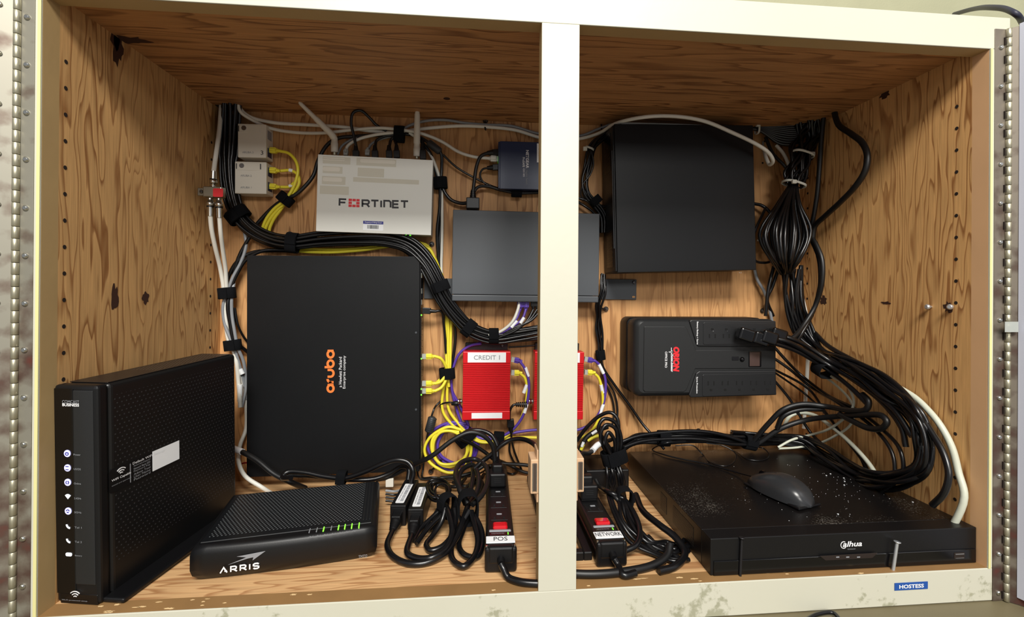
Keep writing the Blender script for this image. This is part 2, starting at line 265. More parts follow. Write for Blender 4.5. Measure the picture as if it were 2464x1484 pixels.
def bundle(pts, n, rw, rn, r, mat, label, group, name='cable', cat='cable', widths=None, seed=1, twist=1.2, j=.25, sub=5, skip=None):
    """n strands laid side by side along one run; rw, rn half spreads in mm in the wall plane and towards the viewer"""
    q = random.Random(seed); p = cr([Pt(t) for t in pts], sub); k = len(p); outs = []
    offs = []
    for i in range(n):
        a = i*2.39996; d = math.sqrt((i+.5)/n); offs.append((math.cos(a)*d, math.sin(a)*d))
    for i in range(n):
        ph = q.uniform(0, 6.28); f1 = q.uniform(1.5, 3.5); st = []
        for a in range(k):
            t = a/(k-1); tg = (p[min(a+1, k-1)]-p[max(a-1, 0)]).normalized(); nrm = Vector((0, -1, 0)); nrm = (nrm-tg*nrm.dot(tg)).normalized(); lat = tg.cross(nrm)
            wd = 1 if widths is None else widths(t)
            th = twist*math.sin(t*3+seed); u, v = offs[i]; u2 = u*math.cos(th)-v*math.sin(th); v2 = u*math.sin(th)+v*math.cos(th)
            u2 += j*math.sin(f1*6.28*t+ph); st.append(p[a]+lat*(u2*rw*wd/1000)+nrm*(v2*rn*(wd if wd < 1 else 1)/1000))
        if skip: st = st[int(skip[0]*k):int(skip[1]*k)]
        b = MB(); b.tube(st, r/1000, 9); o = b.build(name, mat, None, st[0]); tag(o, label, cat, group); outs.append(o)
    return outs
def strap(c, dirpx, half, thick, length, label, group=None, mat='velcro', name='cable_strap', cat='cable strap', tail=None):
    """band around a bundle: c = pixel point, dirpx = direction of the run in pixels, half widths in mm"""
    P0 = Pt(c); P1 = Pt((c[0]+dirpx[0], c[1]+dirpx[1])+tuple(c[2:])); t = (P1-P0).normalized(); nrm = Vector((0, -1, 0)); nrm = (nrm-t*nrm.dot(t)).normalized(); lat = t.cross(nrm)
    b = MB(); N = 28; w2 = length/2000; vs = []; prof = [(-w2, 0), (-w2*.92, .0006), (w2*.92, .0006), (w2, 0), (w2, -.0012), (-w2, -.0012)]
    for i in range(N):
        a = 2*math.pi*i/N; e = .7; cx = math.copysign(abs(math.cos(a))**e, math.cos(a)); sx = math.copysign(abs(math.sin(a))**e, math.sin(a))
        for q, dr in prof: vs.append(P0+t*q+lat*cx*(half/1000+dr)+nrm*sx*(thick/1000+dr))
    m = len(prof); b.add(vs, [(i*m+k, i*m+(k+1) % m, ((i+1) % N)*m+(k+1) % m, ((i+1) % N)*m+k) for i in range(N) for k in range(m)], True)
    o = b.build(name, mat, None, P0); tag(o, label, cat, group)
    if tail:                                  # loose end lying over the band
        tb = MB(); A = lat*(tail*half/1000); tb.box((-.5, -.5, -.5), (.5, .5, .5), mat=frame3(nrm*(thick/1000+.0014)+A, lat*(half*.8/1000), nrm*.0016, t*(w2*1.9))); tb.build('strap_tail', mat, o)
    return o
def text(s, c, right, up, w2, h, mat, parent, name='printed_text', bold=0, lift=.00025, shear=0):
    cu = bpy.data.curves.new('t', 'FONT'); cu.body = s; cu.offset = bold; cu.shear = shear; cu.extrude = 0; cu.resolution_u = 3
    ob = bpy.data.objects.new('t', cu); C.objects.link(ob); dg = bpy.context.evaluated_depsgraph_get(); me = bpy.data.meshes.new_from_object(ob.evaluated_get(dg)); bpy.data.objects.remove(ob); bpy.data.curves.remove(cu)
    xs = [v.co.x for v in me.vertices]; ys = [v.co.y for v in me.vertices]; x0, x1, y0, y1 = min(xs), max(xs), min(ys), max(ys)
    right = Vector(right).normalized(); up = Vector(up).normalized(); nr = right.cross(up); c = Vector(c)
    for v in me.vertices: v.co = c+right*((v.co.x-x0)/(x1-x0)-.5)*w2+up*((v.co.y-y0)/(y1-y0)-.5)*h+nr*lift
    me.name = name; me.materials.clear(); me.materials.append(M[mat]); o = bpy.data.objects.new(name, me); C.objects.link(o); o.parent = parent; return o
def plate(c, right, up, w2, h, mat, parent, name, th=.0003, corner=0, label=None):
    right = Vector(right).normalized(); up = Vector(up).normalized(); nr = right.cross(up)
    b = MB()
    if corner:
        pts = []
        for cx_, cy_, a0 in ((w2/2-corner, h/2-corner, 0), (-w2/2+corner, h/2-corner, 90), (-w2/2+corner, -h/2+corner, 180), (w2/2-corner, -h/2+corner, 270)):
            pts += [(cx_+corner*math.cos(math.radians(a0+k*22.5)), cy_+corner*math.sin(math.radians(a0+k*22.5))) for k in range(5)]
    else: pts = [(-w2/2, -h/2), (w2/2, -h/2), (w2/2, h/2), (-w2/2, h/2)]
    b.prism(pts, 0, th, 'xy'); mt = frame3(Vector(c), right, up, nr)
    b.v = [mt @ v for v in b.v]; o = b.build(name, mat, parent)
    if label: o['label'] = label
    return o
def ribbon(strokes, wd, c, right, up, w2, h, mat, parent, name='printed_text', lift=.0001, th=.0003):
    """strokes: polylines in a w x h unit space, drawn as thick flat lines fitted in a box"""
    right = Vector(right).normalized(); up = Vector(up).normalized(); nr = right.cross(up); xs = [p[0] for s in strokes for p in s]; ys = [p[1] for s in strokes for p in s]
    x0, x1, y0, y1 = min(xs), max(xs), min(ys), max(ys); sx = (w2-wd)/(x1-x0); sy = (h-wd)/(y1-y0); b = MB()
    for si, s in enumerate(strokes):
        q = [Vector((-w2/2+wd/2+(p[0]-x0)*sx, -h/2+wd/2+(p[1]-y0)*sy)) for p in s]; L = []; Rr = []; n = len(q)
        closed = (q[0]-q[-1]).length < 1e-6
        for i in range(n):
            a = q[i-1] if i else (q[-2] if closed else q[0]); e = q[i+1] if i < n-1 else (q[1] if closed else q[-1])
            d1 = (q[i]-a); d2 = (e-q[i]); d1 = d1.normalized() if d1.length > 1e-9 else d2.normalized(); d2 = d2.normalized() if d2.length > 1e-9 else d1
            t = (d1+d2); t = t.normalized() if t.length > 1e-6 else d1; nn = Vector((-t.y, t.x)); k = wd/2/max(.5, nn.dot(Vector((-d1.y, d1.x))))
            ext = Vector((0, 0))
            L.append(q[i]+nn*k); Rr.append(q[i]-nn*k)
        vs = []; fs = []
        for a, e in zip(L, Rr):
            for v in (a, e):
                for hh in (lift, lift+th+si*.00004): vs.append(Vector(c)+right*v.x+up*v.y+nr*hh)
        for i in range(n-1):
            o = i*4; fs += [(o+1, o+3, o+7, o+5), (o, o+4, o+6, o+2), (o, o+1, o+5, o+4), (o+2, o+6, o+7, o+3)]
        if not closed: o = (n-1)*4; fs += [(0, 2, 3, 1), (o, o+1, o+3, o+2)]
        b.add(vs, fs)
    return b.build(name, mat, parent)
def arc(cx, cy, rx, ry, a0, a1, n=14): return [(cx+rx*math.cos(math.radians(a0+(a1-a0)*i/n)), cy+ry*math.sin(math.radians(a0+(a1-a0)*i/n))) for i in range(n+1)]
def wallframe(tl, tr, d):
    """frame of a box screwed to the back wall: x along its top edge, z up, y into the wall; origin on the wall under the box's top left"""
    A = P(tl[0], tl[1], d); B = P(tr[0], tr[1], d); x = (B-A); x.y = 0; x.normalize(); y = Vector((0, 1, 0)); z = x.cross(y); o = Vector((A.x, D, A.z)); return frame3(o, x, y, z)
def loc(mat, p): return mat.inverted() @ p
def screwhead(b, c, nrm, r):
    nrm = Vector(nrm).normalized(); c = Vector(c); b.lathe(c, c+nrm*r*.7, [(0, r), (.5, r), (1, r*.6)], 16); return b
# ---------------------------------------------------------------- the cabinet shell
def slab(name, lo, hi, mat, bev=0):
    return struct(MB().box(lo, hi, bev).build(name, mat))
TH = .018
wl = slab('wall_left', (-TH, T, -TH), (0, D, CZ+TH), 'ply_side'); wr = slab('wall_right', (W, T, -TH), (W+TH, D, CZ+TH), 'ply_right')
wb = slab('wall_back', (-TH, D, -TH), (W+TH, D+.012, CZ+TH), 'ply_back')
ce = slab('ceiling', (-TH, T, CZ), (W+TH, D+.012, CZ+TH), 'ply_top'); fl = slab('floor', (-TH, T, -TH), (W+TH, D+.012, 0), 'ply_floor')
# face frame: painted front skin on bare wood boards
RT, RB = .044, .044
def board(name, lo, hi, mat='jamb'):
    o = slab(name, (lo[0], .0012, lo[1]), (hi[0], T, hi[1]), mat, 0)
    f = MB().box((lo[0], -.0010, lo[1]), (hi[0], .0012, hi[1]), .0008, 2).build('painted_face', 'paint', o); return o
board('trim_1', (-.046, H), (W+.030, H+RT)); board('trim_2', (-.046, -RB), (W+.030, 0), 'jamb_d'); board('trim_3', (S1, 0), (S2, H)); board('trim_4', (-.046, 0), (0, H)); board('trim_5', (W, 0), (W+.030, H), 'jamb_r')
for i, (x0, x1) in enumerate(((-.0035, 0), (W, W+.0035))):
    struct(MB().box((x0, -.0016, 0), (x1, -.0010, H), 0).build('trim_%d' % (6+i), 'edge'))
# peg holes down both side walls, knots, splits
def disc(b, c, n, r, k=1.0):
    n = Vector(n); u = n.orthogonal().normalized(); v = n.cross(u); c = Vector(c)+n*.0003; N = 14
    b.add([c]+[c+u*math.cos(6.283*i/N)*r+v*math.sin(6.283*i/N)*r*k for i in range(N)], [(0, i+1, (i+1) % N+1) for i in range(N)])
def rag(b, c, n, u, ru, rv, seed):
    q = random.Random(seed); n = Vector(n); u = Vector(u); v = n.cross(u); c = Vector(c)+n*.0003; N = 20; ph = [q.uniform(.55, 1.1) for _ in range(N)]
    b.add([c]+[c+u*math.cos(6.283*i/N)*ru*ph[i]+v*math.sin(6.283*i/N)*rv*ph[i] for i in range(N)], [(0, i+1, (i+1) % N+1) for i in range(N)])
b = MB()
for k in range(20):
    z = .6495-.032*k
    for y in (.0313, .3439): disc(b, (0, y, z), (1, 0, 0), .0026)
b.build('peg_holes', 'hole', wl)
b = MB()
yr = X(2302, 413.7, W).y; zr = X(2302, 413.7, W).z
for k in range(20):
    for y in (yr, yr+.31): disc(b, (W, y, zr+.096-.032*k), (-1, 0, 0), .0026)
b.build('peg_holes', 'hole', wr)
b = MB()
for px, py, a, c in ((275, 715, .020, .008), (350, 717, .010, .008), (280, 95, .016, .006)):
    q = X(px, py, 0); rag(b, q, (1, 0, 0), (0, 0, 1), a, c, px)
q = X(283, 108, 0); rag(b, q, (1, 0, 0), (0, 0, 1), .030, .013, 5)
b.build('knot_holes', 'knot', wl)
b = MB(); r0 = ray(312, 96); rag(b, CAM+r0*((CZ-CAM.z)/r0.z), (0, 0, -1), (1, 0, 0), .030, .012, 9); r0 = ray(1075, 237); disc(b, CAM+r0*((CZ-CAM.z)/r0.z), (0, 0, -1), .006)
b.build('knot_holes', 'knot', ce)
b = MB(); q = X(2130, 224, W); rag(b, q, (-1, 0, 0), (0, 0, 1), .012, .012, 8)
for px, py, a, c in ((1982, 722, .010, .010), (2132, 729, .003, .011), (2283, 738, .009, .009)):
    q = X(px, py, W); rag(b, q, (-1, 0, 0), (0, 0, 1), a, c, px)
b.build('knot_holes', 'knot', wr)
b = MB()
for px, py in ((1835, 392), (1840, 340), (722, 740), (1250, 660)): disc(b, P(px, py, .2), (0, -1, 0), .0022)
b.build('nail_holes', 'hole', wb)
b = MB(); r_ = random.Random(3)
for k in range(26):
    x = r_.choice((r_.uniform(.02, .30), r_.uniform(.5, 1.15), r_.uniform(.05, .2))); rag(b, (x, r_.uniform(.002, .018), 0), (0, 0, 1), (1, 0, 0), r_.uniform(.002, .007), r_.uniform(.0008, .002), k)
b.build('torn_fibres', 'chip', [o for o in bpy.data.objects if o.name == 'trim_2'][0])
# light patches where cables enter: plaster-coloured opening in the ceiling corner
q = P(1990, 262, 18); plate(Vector((q.x, q.y, CZ-.0004)), (1, 0, 0), (0, -1, 0), .045, .030, 'white', ce, 'cable_hole')
q = P(552, 250, 18); plate(Vector((q.x, q.y, CZ-.0004)), (1, 0, 0), (0, -1, 0), .040, .026, 'hole', ce, 'cable_hole')
# ---------------------------------------------------------------- the room around it
struct(MB().box((-1.0, D+.03, -.6), (2.2, D+.05, 2.2)).build('wall_rear', 'stucco'))
o = MB().box((-.9, -1.0, -.085), (2.2, D+.02, -RB-.001)).build('countertop', 'counter', None, (.6, 0, -.085)); tag(o, 'olive grey speckled countertop under the cream cabinet', 'countertop')
# doors swung open beyond the hinges
struct(MB().box((-.045, -.34, -RB+.01), (-.0255, -.012, H+.03)).build('door_1', 'door')).matrix_world = Matrix.Translation((-.030, -.004, 0)) @ Matrix.Rotation(math.radians(-62), 4, 'Z') @ Matrix.Translation((.0255, .0, 0))
struct(MB().box((0, -.34, -RB+.01), (.019, 0, H+.03)).build('door_2', 'door')).matrix_world = Matrix.Translation((W+.0300, -.012, 0)) @ Matrix.Rotation(math.radians(12), 4, 'Z')
def hinge(x_in, x_bar, sgn, z0, z1, ang, wid2, label, pitch, zs1, zs2):
    """piano hinge: leaf on the frame, barrel of knuckles, second leaf on the open door"""
    hm = 'hinge' if sgn < 0 else 'hinge_r'; t = thing('piano_hinge', label, 'hinge', Vector((x_bar, -.004, z0))); L = z1-z0; w1 = abs(x_bar-x_in)-.0015
    b = MB(); b.box((min(0, -sgn*w1)-0, .0018, 0), (max(0, -sgn*w1), .0028, L), .0002, 1); b.build('hinge_leaf', hm, t)
    b = MB(); b.box((0 if sgn > 0 else -wid2, -.0005, 0), (wid2 if sgn > 0 else 0, .0005, L), .0002, 1)
    rot = Matrix.Rotation(ang, 4, 'Z'); b.v = [rot @ v for v in b.v]; lf = b.build('hinge_leaf', hm, t)
    b = MB(); n = int(L/pitch)
    for i in range(n): b.lathe((0, 0, i*L/n+.0003), (0, 0, (i+1)*L/n-.0003), [(0, .0031), (.02, .0034), (.98, .0034), (1, .0031)], 14)
    b.build('hinge_barrel', 'brass', t)
    b = MB()
    for i in range(0, n, 2): b.box((-.0056, -.0001, (i+.25)*L/n), (-.0042, .0017, (i+1.05)*L/n))
    b.build('hinge_slots', 'hole', t)
    for z in zs1:
        s = MB(); screwhead(s, (-sgn*w1*.55, .0018, z-z0), (0, -1, 0), .0032); s.build('screw', 'chrome', t)
    for z in zs2:
        s = MB(); c = rot @ Vector((sgn*wid2*.6, -.0005, z-z0)); nn = rot @ Vector((0, -1, 0)); screwhead(s, c, nn, .0032); s.build('screw', 'chrome', t)
    return t
def zleft(py): return P(60, py, 0) and (CAM+ray(70, py)*((-.004-CAM.y)/ray(70, py).y)).z
def zright(py): return (CAM+ray(2400, py)*((-.004-CAM.y)/ray(2400, py).y)).z
def xat(px, py, y=-.004): r = ray(px, py); return (CAM+r*((y-CAM.y)/r.y)).x
hinge(-.0045, xat(36, 700), -1, -RB, H+.045, math.radians(28), .024, 'rust stained steel piano hinge down the left edge of the cabinet', .0135, [zleft(y) for y in (40, 155, 270, 383, 500, 615, 730, 842, 957, 1070, 1183, 1297, 1412)], [zleft(y) for y in (22, 138, 257, 375, 495, 612, 728, 845, 960, 1075, 1190, 1300, 1415)])
hinge(W+.0042, xat(2425, 700), 1, zright(1447), zright(67), math.radians(-46), .026, 'brown stained steel piano hinge down the right edge of the cabinet', .0125, [zright(112+94*i) for i in range(15)], [zright(104+94*i) for i in range(15)])
# clear tape scrap on the right hinge
c = CAM+ray(2440, 786)*((-.012-CAM.y)/ray(2440, 786).y)
tag(MB().box(c+Vector((-.016, -.002, -.007)), c+Vector((.004, -.0015, .007))).build('tape', 'clear', None, c), 'scrap of clear tape across the right piano hinge', 'tape')
# ---------------------------------------------------------------- small fixed things on the frame
c = CAM+ray(2192, 1409)*((-.0012-CAM.y)/ray(2192, 1409).y)
t = thing('embossed_label', 'blue embossed tape label reading HOSTESS on the bottom rail', 'label', c)
plate((0, 0, 0), (1, 0, 0), (0, 0, 1), .0485, .0098, 'bluel', t, 'tape_strip', .0006)
text('HOSTESS', (0, -.0007, 0), (1, 0, 0), (0, 0, 1), .036, .0052, 'whitep', t, bold=.03)
def catch(px0, px1, sgn, label):
    y = .0250; r = ray(px1, 1090)
    x = S1 if sgn < 0 else S2
    zz = lambda py: (CAM+ray(1292 if sgn < 0 else 1386, py)*((.012-CAM.y)/ray(1292, py).y)).z
    t = thing('magnetic_catch', label, 'cabinet catch', Vector((x, .0, zz(1140))))
    h = zz(1085)-zz(1180); o = sgn
    b = MB(); b.box((min(0, o*.0100), .0030, -.0215), (max(0, o*.0100), .034, .0215), .001, 2)
    b.box((min(0, o*.0022), .004, -.033), (max(0, o*.0022), .030, .033), .0006, 1); b.build('catch_housing', 'tan', t)
    b = MB()
    b.box((min(o*.0022, o*.0080), .0010, -.0172), (max(o*.0022, o*.0080), .0040, .0172), .0004, 1); b.build('magnet', 'magnet', t)
    for q in (.0026, .0076): b = MB().box((o*q-.0004, .0004, -.0176), (o*q+.0004, .0030, .0176), .0002, 1); b.build('pole_plate', 'chrome', t)
catch(1272, 1295, -1, 'tan magnetic cabinet catch on the left face of the cream centre post')
catch(1388, 1404, 1, 'tan magnetic cabinet catch on the right face of the cream centre post')
# screws in the frame's bottom rail and in the right wall
def standing(px, pyt, pyb, mat, r, hr, label, ridge):
    a = None; r0 = ray(px, pyb); a = CAM+r0*((-CAM.z)/r0.z); 
    rtp = ray(*pyt); top = CAM+rtp*((a.y-CAM.y)/rtp.y); a = a-(top-a).normalized()*.004
    t = thing('screw', label, 'screw', a); b = MB(); L = (top-a).length; n = 60; prof = []
    for i in range(n): prof.append((i/n*.97, r*(1+(.16 if i % 2 else -.06)*(ridge if i/n < .75 else 0))))
    b.lathe((0, 0, 0), top-a, prof, 14); b.build('shank', mat, t)
    b = MB(); d = (top-a).normalized(); b.lathe(top-a-d*.002, top-a+d*.0006, [(0, r), (.6, hr), (.9, hr), (1, hr*.7)], 20); b.build('screw_head', mat, t)
standing(1781, (1785, 1293), 1385, 'darkbolt', .0017, .0036, 'long dark coarse screw standing upright on the lip in front of the recorder', 1)
standing(2149, (2159, 1303), 1371, 'bolt', .0021, .0042, 'bright zinc bolt leaning upright on the lip in front of the recorder', .5)
for px, py, a, lab in ((2241, 738, .2, 'bright round headed screw half driven into the right wall'), (2290, 738, 1, 'bright screw lying sideways out of the dark knot in the right wall')):
    c = X(px, py, W); b = MB(); d = Vector((-1, -a*.5, 0)).normalized()
    b.lathe(c+Vector((.002, 0, 0)), c+d*.010, [(0, .0016), (.55, .0016), (.6, .0036), (.85, .0042), (1, .0025)], 16); tag(b.build('screw', 'bolt', None, c), lab, 'screw')
# black cord lying over the cabinet top at the right
pts = []
for px, py, y in ((2296, 34, .30), (2340, 22, .20), (2385, 18, .08), (2420, 22, .04), (2445, 34, .02), (2462, 58, .06)):
    r = ray(px, py); pts.append(CAM+r*((y-CAM.y)/r.y))
cable(pts, 4.0, 'cable_n', 'dark navy cord lying over the top right corner of the cabinet')
pts = []
for px, py in ((1930, 1500), (1965, 1478), (2005, 1474), (2025, 1495)):
    r = ray(px, py); z = -RB+.004; pts.append(CAM+r*((z-CAM.z)/r.z))
cable(pts, 2.5, 'cable', 'black cord on the countertop just below the cabinet')
# ---------------------------------------------------------------- boxes screwed to the back wall
XA, ZA, YA = Vector((1, 0, 0)), Vector((0, 0, 1)), Vector((0, 1, 0))
DN, UP = Vector((0, 0, -1)), Vector((0, 0, 1))
class Wall:
    """a thing on the back wall: front face given by pixel corners at d mm from the wall"""
    def __init__(s, name, tl, tr, bl, d, label, cat, group=None, gap=0):
        s.m = wallframe(tl, tr, d); s.d = d/1000; s.gap = gap/1000
        s.t = thing(name, label, cat, s.m, group); s.w = s.L(*tr).x; s.h = -s.L(*bl).z
    def L(s, px, py, d=None): return loc(s.m, P(px, py, s.d*1000 if d is None else d))
    def F(s, u, v): return Vector((u*s.w, -s.d, -v*s.h))       # point on the front face, fractions from the top left
def screw_in(parent, c, n, r, name='screw', mat='screw'):
    b = MB(); screwhead(b, c, n, r); o = b.build(name, mat, parent)
    nn = Vector(n).normalized(); u = nn.orthogonal().normalized(); v = nn.cross(u); s = MB()
    for k in (0, 1):
        a = (u+v).normalized() if k else (u-v).normalized(); s.box((-.5, -.5, -.5), (.5, .5, .5), mat=frame3(Vector(c)+nn*r*.7, a*r*1.2, nn.cross(a)*r*.25, nn*.0004))
    s.build('cross_slot', 'hole', o); return o
def rj(parent_label, A, B, col, w=12, h=8, parent=None, name='plug', clear=True, group=None):
    """network plug from A (tip) to B (boot end)"""
    A = Vector(A); B = Vector(B); t = (B-A).normalized(); L = (B-A).length; n = Vector((0, -1, 0)); n = (n-t*n.dot(t)).normalized(); s = t.cross(n); m = frame3(A, t, s, n)
    b = MB(); b.box((L*.28, -w/2000, -h/2000), (L*.72, w/2000, h/2000), .001, 2, mat=m)
    b.box((L*.3, -w/5000, h/2000), (L*.75, w/5000, h/2000+.0022), .0006, 1, mat=m)
    for k in range(4): b.box((L*(.72+.07*k), -w/2000*(.8-.12*k), -h/2000*(.8-.1*k)), (L*(.76+.07*k), w/2000*(.8-.12*k), h/2000*(.8-.1*k)), .0004, 1, mat=m)
    b.tube([A+t*L*.6, A+t*L*1.02], .0028, 10)
    o = b.build(name, col, parent)
    c = MB(); c.box((0, -w/2200, -h/2200), (L*.32, w/2200, h/2200), .0004, 1, mat=m); c.build('plug_tip', 'clear' if clear else col, o)
    return o
# --- wide black switch, lower left of the back wall
S = Wall('network_switch', (594, 614), (1010, 617), (593, 1148), 50, 'large black network switch with orange lettering, lower left on the back wall', 'network switch')
b = MB(); b.box((0, -.050, -S.h), (S.w, -.003, 0), .0010, 2); b.build('case', 'steel_black', S.t)
b = MB(); b.box((S.w+.0002, -.048, -S.h+.003), (S.w+.0022, -.006, -.003), .0006, 1); b.build('front_bezel', 'matte', S.t)
for k, py in enumerate((635, 662, 700, 727)): 
    q = S.L(1010, py); plate((S.w+.0022, -.030, q.z), (0, 1, 0), UP, .026, .010, 'port', S.t, 'uplink_port', .0012)
for k in range(24):
    z = -S.h*(.30+.66*k/24); b = MB(); b.box((S.w+.002, -.042, z-.0052), (S.w+.0030, -.030, z+.0052), .0005, 1); b.build('network_port', 'port', S.t)
for py in (758, 863, 936, 950): q = S.L(1014, py); b = MB(); b.box((S.w+.002, -.0496, q.z-.0012), (S.w+.0042, -.047, q.z+.0012)); b.build('status_light', 'greendot', S.t)
for py in (800, 985): q = S.L(1001, py); b = MB(); b.lathe(q, q+Vector((0, -.0008, 0)), [(0, .0022), (1, .0018)], 12); b.build('screw', 'steel_grey', S.t)
# orange rounded lowercase word, reading upwards
def low(ch, x):
    if ch == 'a': return [arc(x+.5, .5, .5, .5, 0, 360, 28), [(x+1, 1), (x+1, 0)]], 1.42
    if ch == 'r': return [[(x, 0), (x, .55)] + arc(x+.48, .52, .48, .48, 180, 90, 10)], .82
    if ch == 'u': return [[(x, 1), (x, .5)] + arc(x+.5, .5, .5, .5, 180, 360, 16) + [(x+1, 1)]], 1.42
    if ch == 'b': return [[(x, 1.5), (x, .5)], arc(x+.5, .5, .5, .5, 0, 360, 28)], 1.42
st = []; x = 0
for ch in 'aruba':
    a, wd = low(ch, x); st += a; x += wd
c0, c1 = S.L(792, 945), S.L(792, 841)
ribbon(st, .0042, (S.L(792, 893)), UP, (-1, 0, 0), c1.z-c0.z, .0205, 'orange', S.t, 'logo_lettering')
text('a Hewlett Packard', S.L(819, 895), UP, (-1, 0, 0), .057, .0055, 'whitep', S.t); text('Enterprise company', S.L(829, 895), UP, (-1, 0, 0), .062, .0062, 'whitep', S.t)
# --- silver firewall with two antennas
S = Wall('firewall_router', (765, 371), (1042, 385), (762, 556), 50, 'silver grey router with two white antennas and pale blank stickers on the back wall', 'router')
b = MB(); b.box((0, -.050, -S.h), (S.w, -.046, 0), .0008, 2); b.build('top_cover', 'silver', S.t)
b = MB(); b.box((.001, -.0455, -S.h+.001), (S.w-.001, -.008, -.001), .0006, 1); b.build('case', 'silver_side', S.t)
for u, c in ((975, 'greendot'), (985, 'greendot'), (967, 'orange')):
    q = S.L(u, 566); b = MB(); b.box((q.x-.0015, -.040, -S.h-.0012), (q.x+.0015, -.037, -S.h+.0005)); b.build('status_light', c, S.t)
for x0, y0, x1, y1 in ((777, 376, 843, 396), (777, 399, 824, 418), (775, 423, 831, 445), (770, 446, 839, 469), (858, 379, 953, 402), (861, 403, 924, 427), (850, 426, 1008, 444)):
    A = S.L(x0, y0); B = S.L(x1, y1); plate(((A.x+B.x)/2, -S.d, (A.z+B.z)/2), XA, UP, B.x-A.x, abs(A.z-B.z), 'smudge', S.t, 'sticker', .0002)
for x0, y0, x1, y1 in ((777, 378, 831, 388), (777, 401, 818, 413), (777, 426, 823, 438), (867, 382, 951, 395)):
    A = S.L(x0, y0); B = S.L(x1, y1); plate(((A.x+B.x)/2, -S.d-.0002, (A.z+B.z)/2), XA, UP, B.x-A.x, abs(A.z-B.z), 'white', S.t, 'sticker', .0002, .003)
def block(ch, x):
    if ch == 'F': return [[(x, 0), (x, 1), (x+.8, 1)], [(x, .5), (x+.7, .5)]], 1.05
    if ch == 'R': return [[(x, 0), (x, 1), (x+.7, 1), (x+.85, .85), (x+.85, .62), (x+.7, .45), (x, .45)], [(x+.55, .45), (x+.9, 0)]], 1.15
    if ch == 'T': return [[(x, 1), (x+.95, 1)], [(x+.475, 1), (x+.475, 0)]], 1.2
    if ch == 'I': return [[(x+.1, 1), (x+.1, 0)]], .5
    if ch == 'N': return [[(x, 0), (x, 1), (x+.65, 1), (x+.85, .8), (x+.85, 0)]], 1.15
    if ch == 'E': return [[(x+.75, 1), (x, 1), (x, 0), (x+.75, 0)], [(x, .5), (x+.7, .5)]], 1.05
A = S.L(815, 487); B = S.L(835, 487)
ribbon(block('F', 0)[0], .0032, (A+B)/2, XA, UP, B.x-A.x, .0155, 'ink', S.t, 'logo_lettering')
st = []; x = 0
for ch in 'RTINET':
    a, wd = block(ch, x); st += a; x += wd
A = S.L(870, 489.5); B = S.L(984, 492); q = (B-A).normalized()
ribbon(st, .0033, (A+B)/2, q, (-q.z, 0, q.x), (B-A).length, .0158, 'ink', S.t, 'logo_lettering')
A = S.L(838, 488); B = S.L(866, 488.5); st = MB(); c = (A+B)/2; w_ = (B.x-A.x)/3.1
for i in range(3):
    for k in range(3):
        if i == 1 and k == 1: continue
        x_ = c.x+(i-1)*w_*1.03; z_ = c.z+(k-1)*.0055; st.box((x_-w_*.44, -S.d-.0004, z_-.0023), (x_+w_*.44, -S.d, z_+.0023), .0001, 1)
st.build('logo_grid', 'redp', S.t)
A = S.L(874, 531); B = S.L(922, 555); pl = plate(((A.x+B.x)/2, -S.d, (A.z+B.z)/2), XA, UP, B.x-A.x, A.z-B.z, 'label', S.t, 'asset_sticker', .0002, .001)
A2 = S.L(922, 540); plate(((A.x+B.x)/2, -S.d-.0002, (A.z+A2.z)/2), XA, UP, B.x-A.x, A.z-A2.z, 'bluep', pl, 'sticker_band', .0002)
text('Property of Viking Cloud', ((A.x+B.x)/2, -S.d-.0005, (A.z+A2.z)/2), XA, UP, (B.x-A.x)*.82, .0032, 'whitep', pl)
b = MB(); q_ = random.Random(2); x_ = A.x+.008
while x_ < B.x-.009:
    w_ = q_.choice((.0006, .0009, .0014)); b.box((x_, -S.d-.0005, B.z+.003), (x_+w_, -S.d-.0002, A2.z-.002)); x_ += w_+q_.choice((.0006, .0009))
b.build('barcode', 'ink', pl)
def antenna(base, k, tip, d0, d1):
    b = MB(); a = loc(S.m, P(base[0], base[1], d0)); kk = loc(S.m, P(k[0], k[1], d0+4)); tp = loc(S.m, P(tip[0], tip[1], d1))
    n = MB(); n.lathe(a+(a-kk)*.18, a, [(0, .0032), (1, .0032)], 14); 
    b.lathe(a, kk, [(0, .0062), (.05, .0068), (.6, .0068), (.62, .0062), (1, .0055)], 18); b.lathe(kk+(kk-a)*-.1, kk+(tp-kk)*.10, [(0, .0055), (.3, .0066), (1, .0062)], 14)
    b.lathe(kk+(tp-kk)*.06, tp, [(0, .0060), (.04, .0064), (.5, .0052), (.52, .0045), (.94, .0036), (.985, .0026), (1, .001)], 18); o = b.build('antenna', 'white', S.t); n.build('antenna_socket', 'brass', o)
antenna((805, 366), (805, 330), (719, 245), 26, 60); antenna((1003, 376), (1003, 345), (1005, 212), 26, 36)
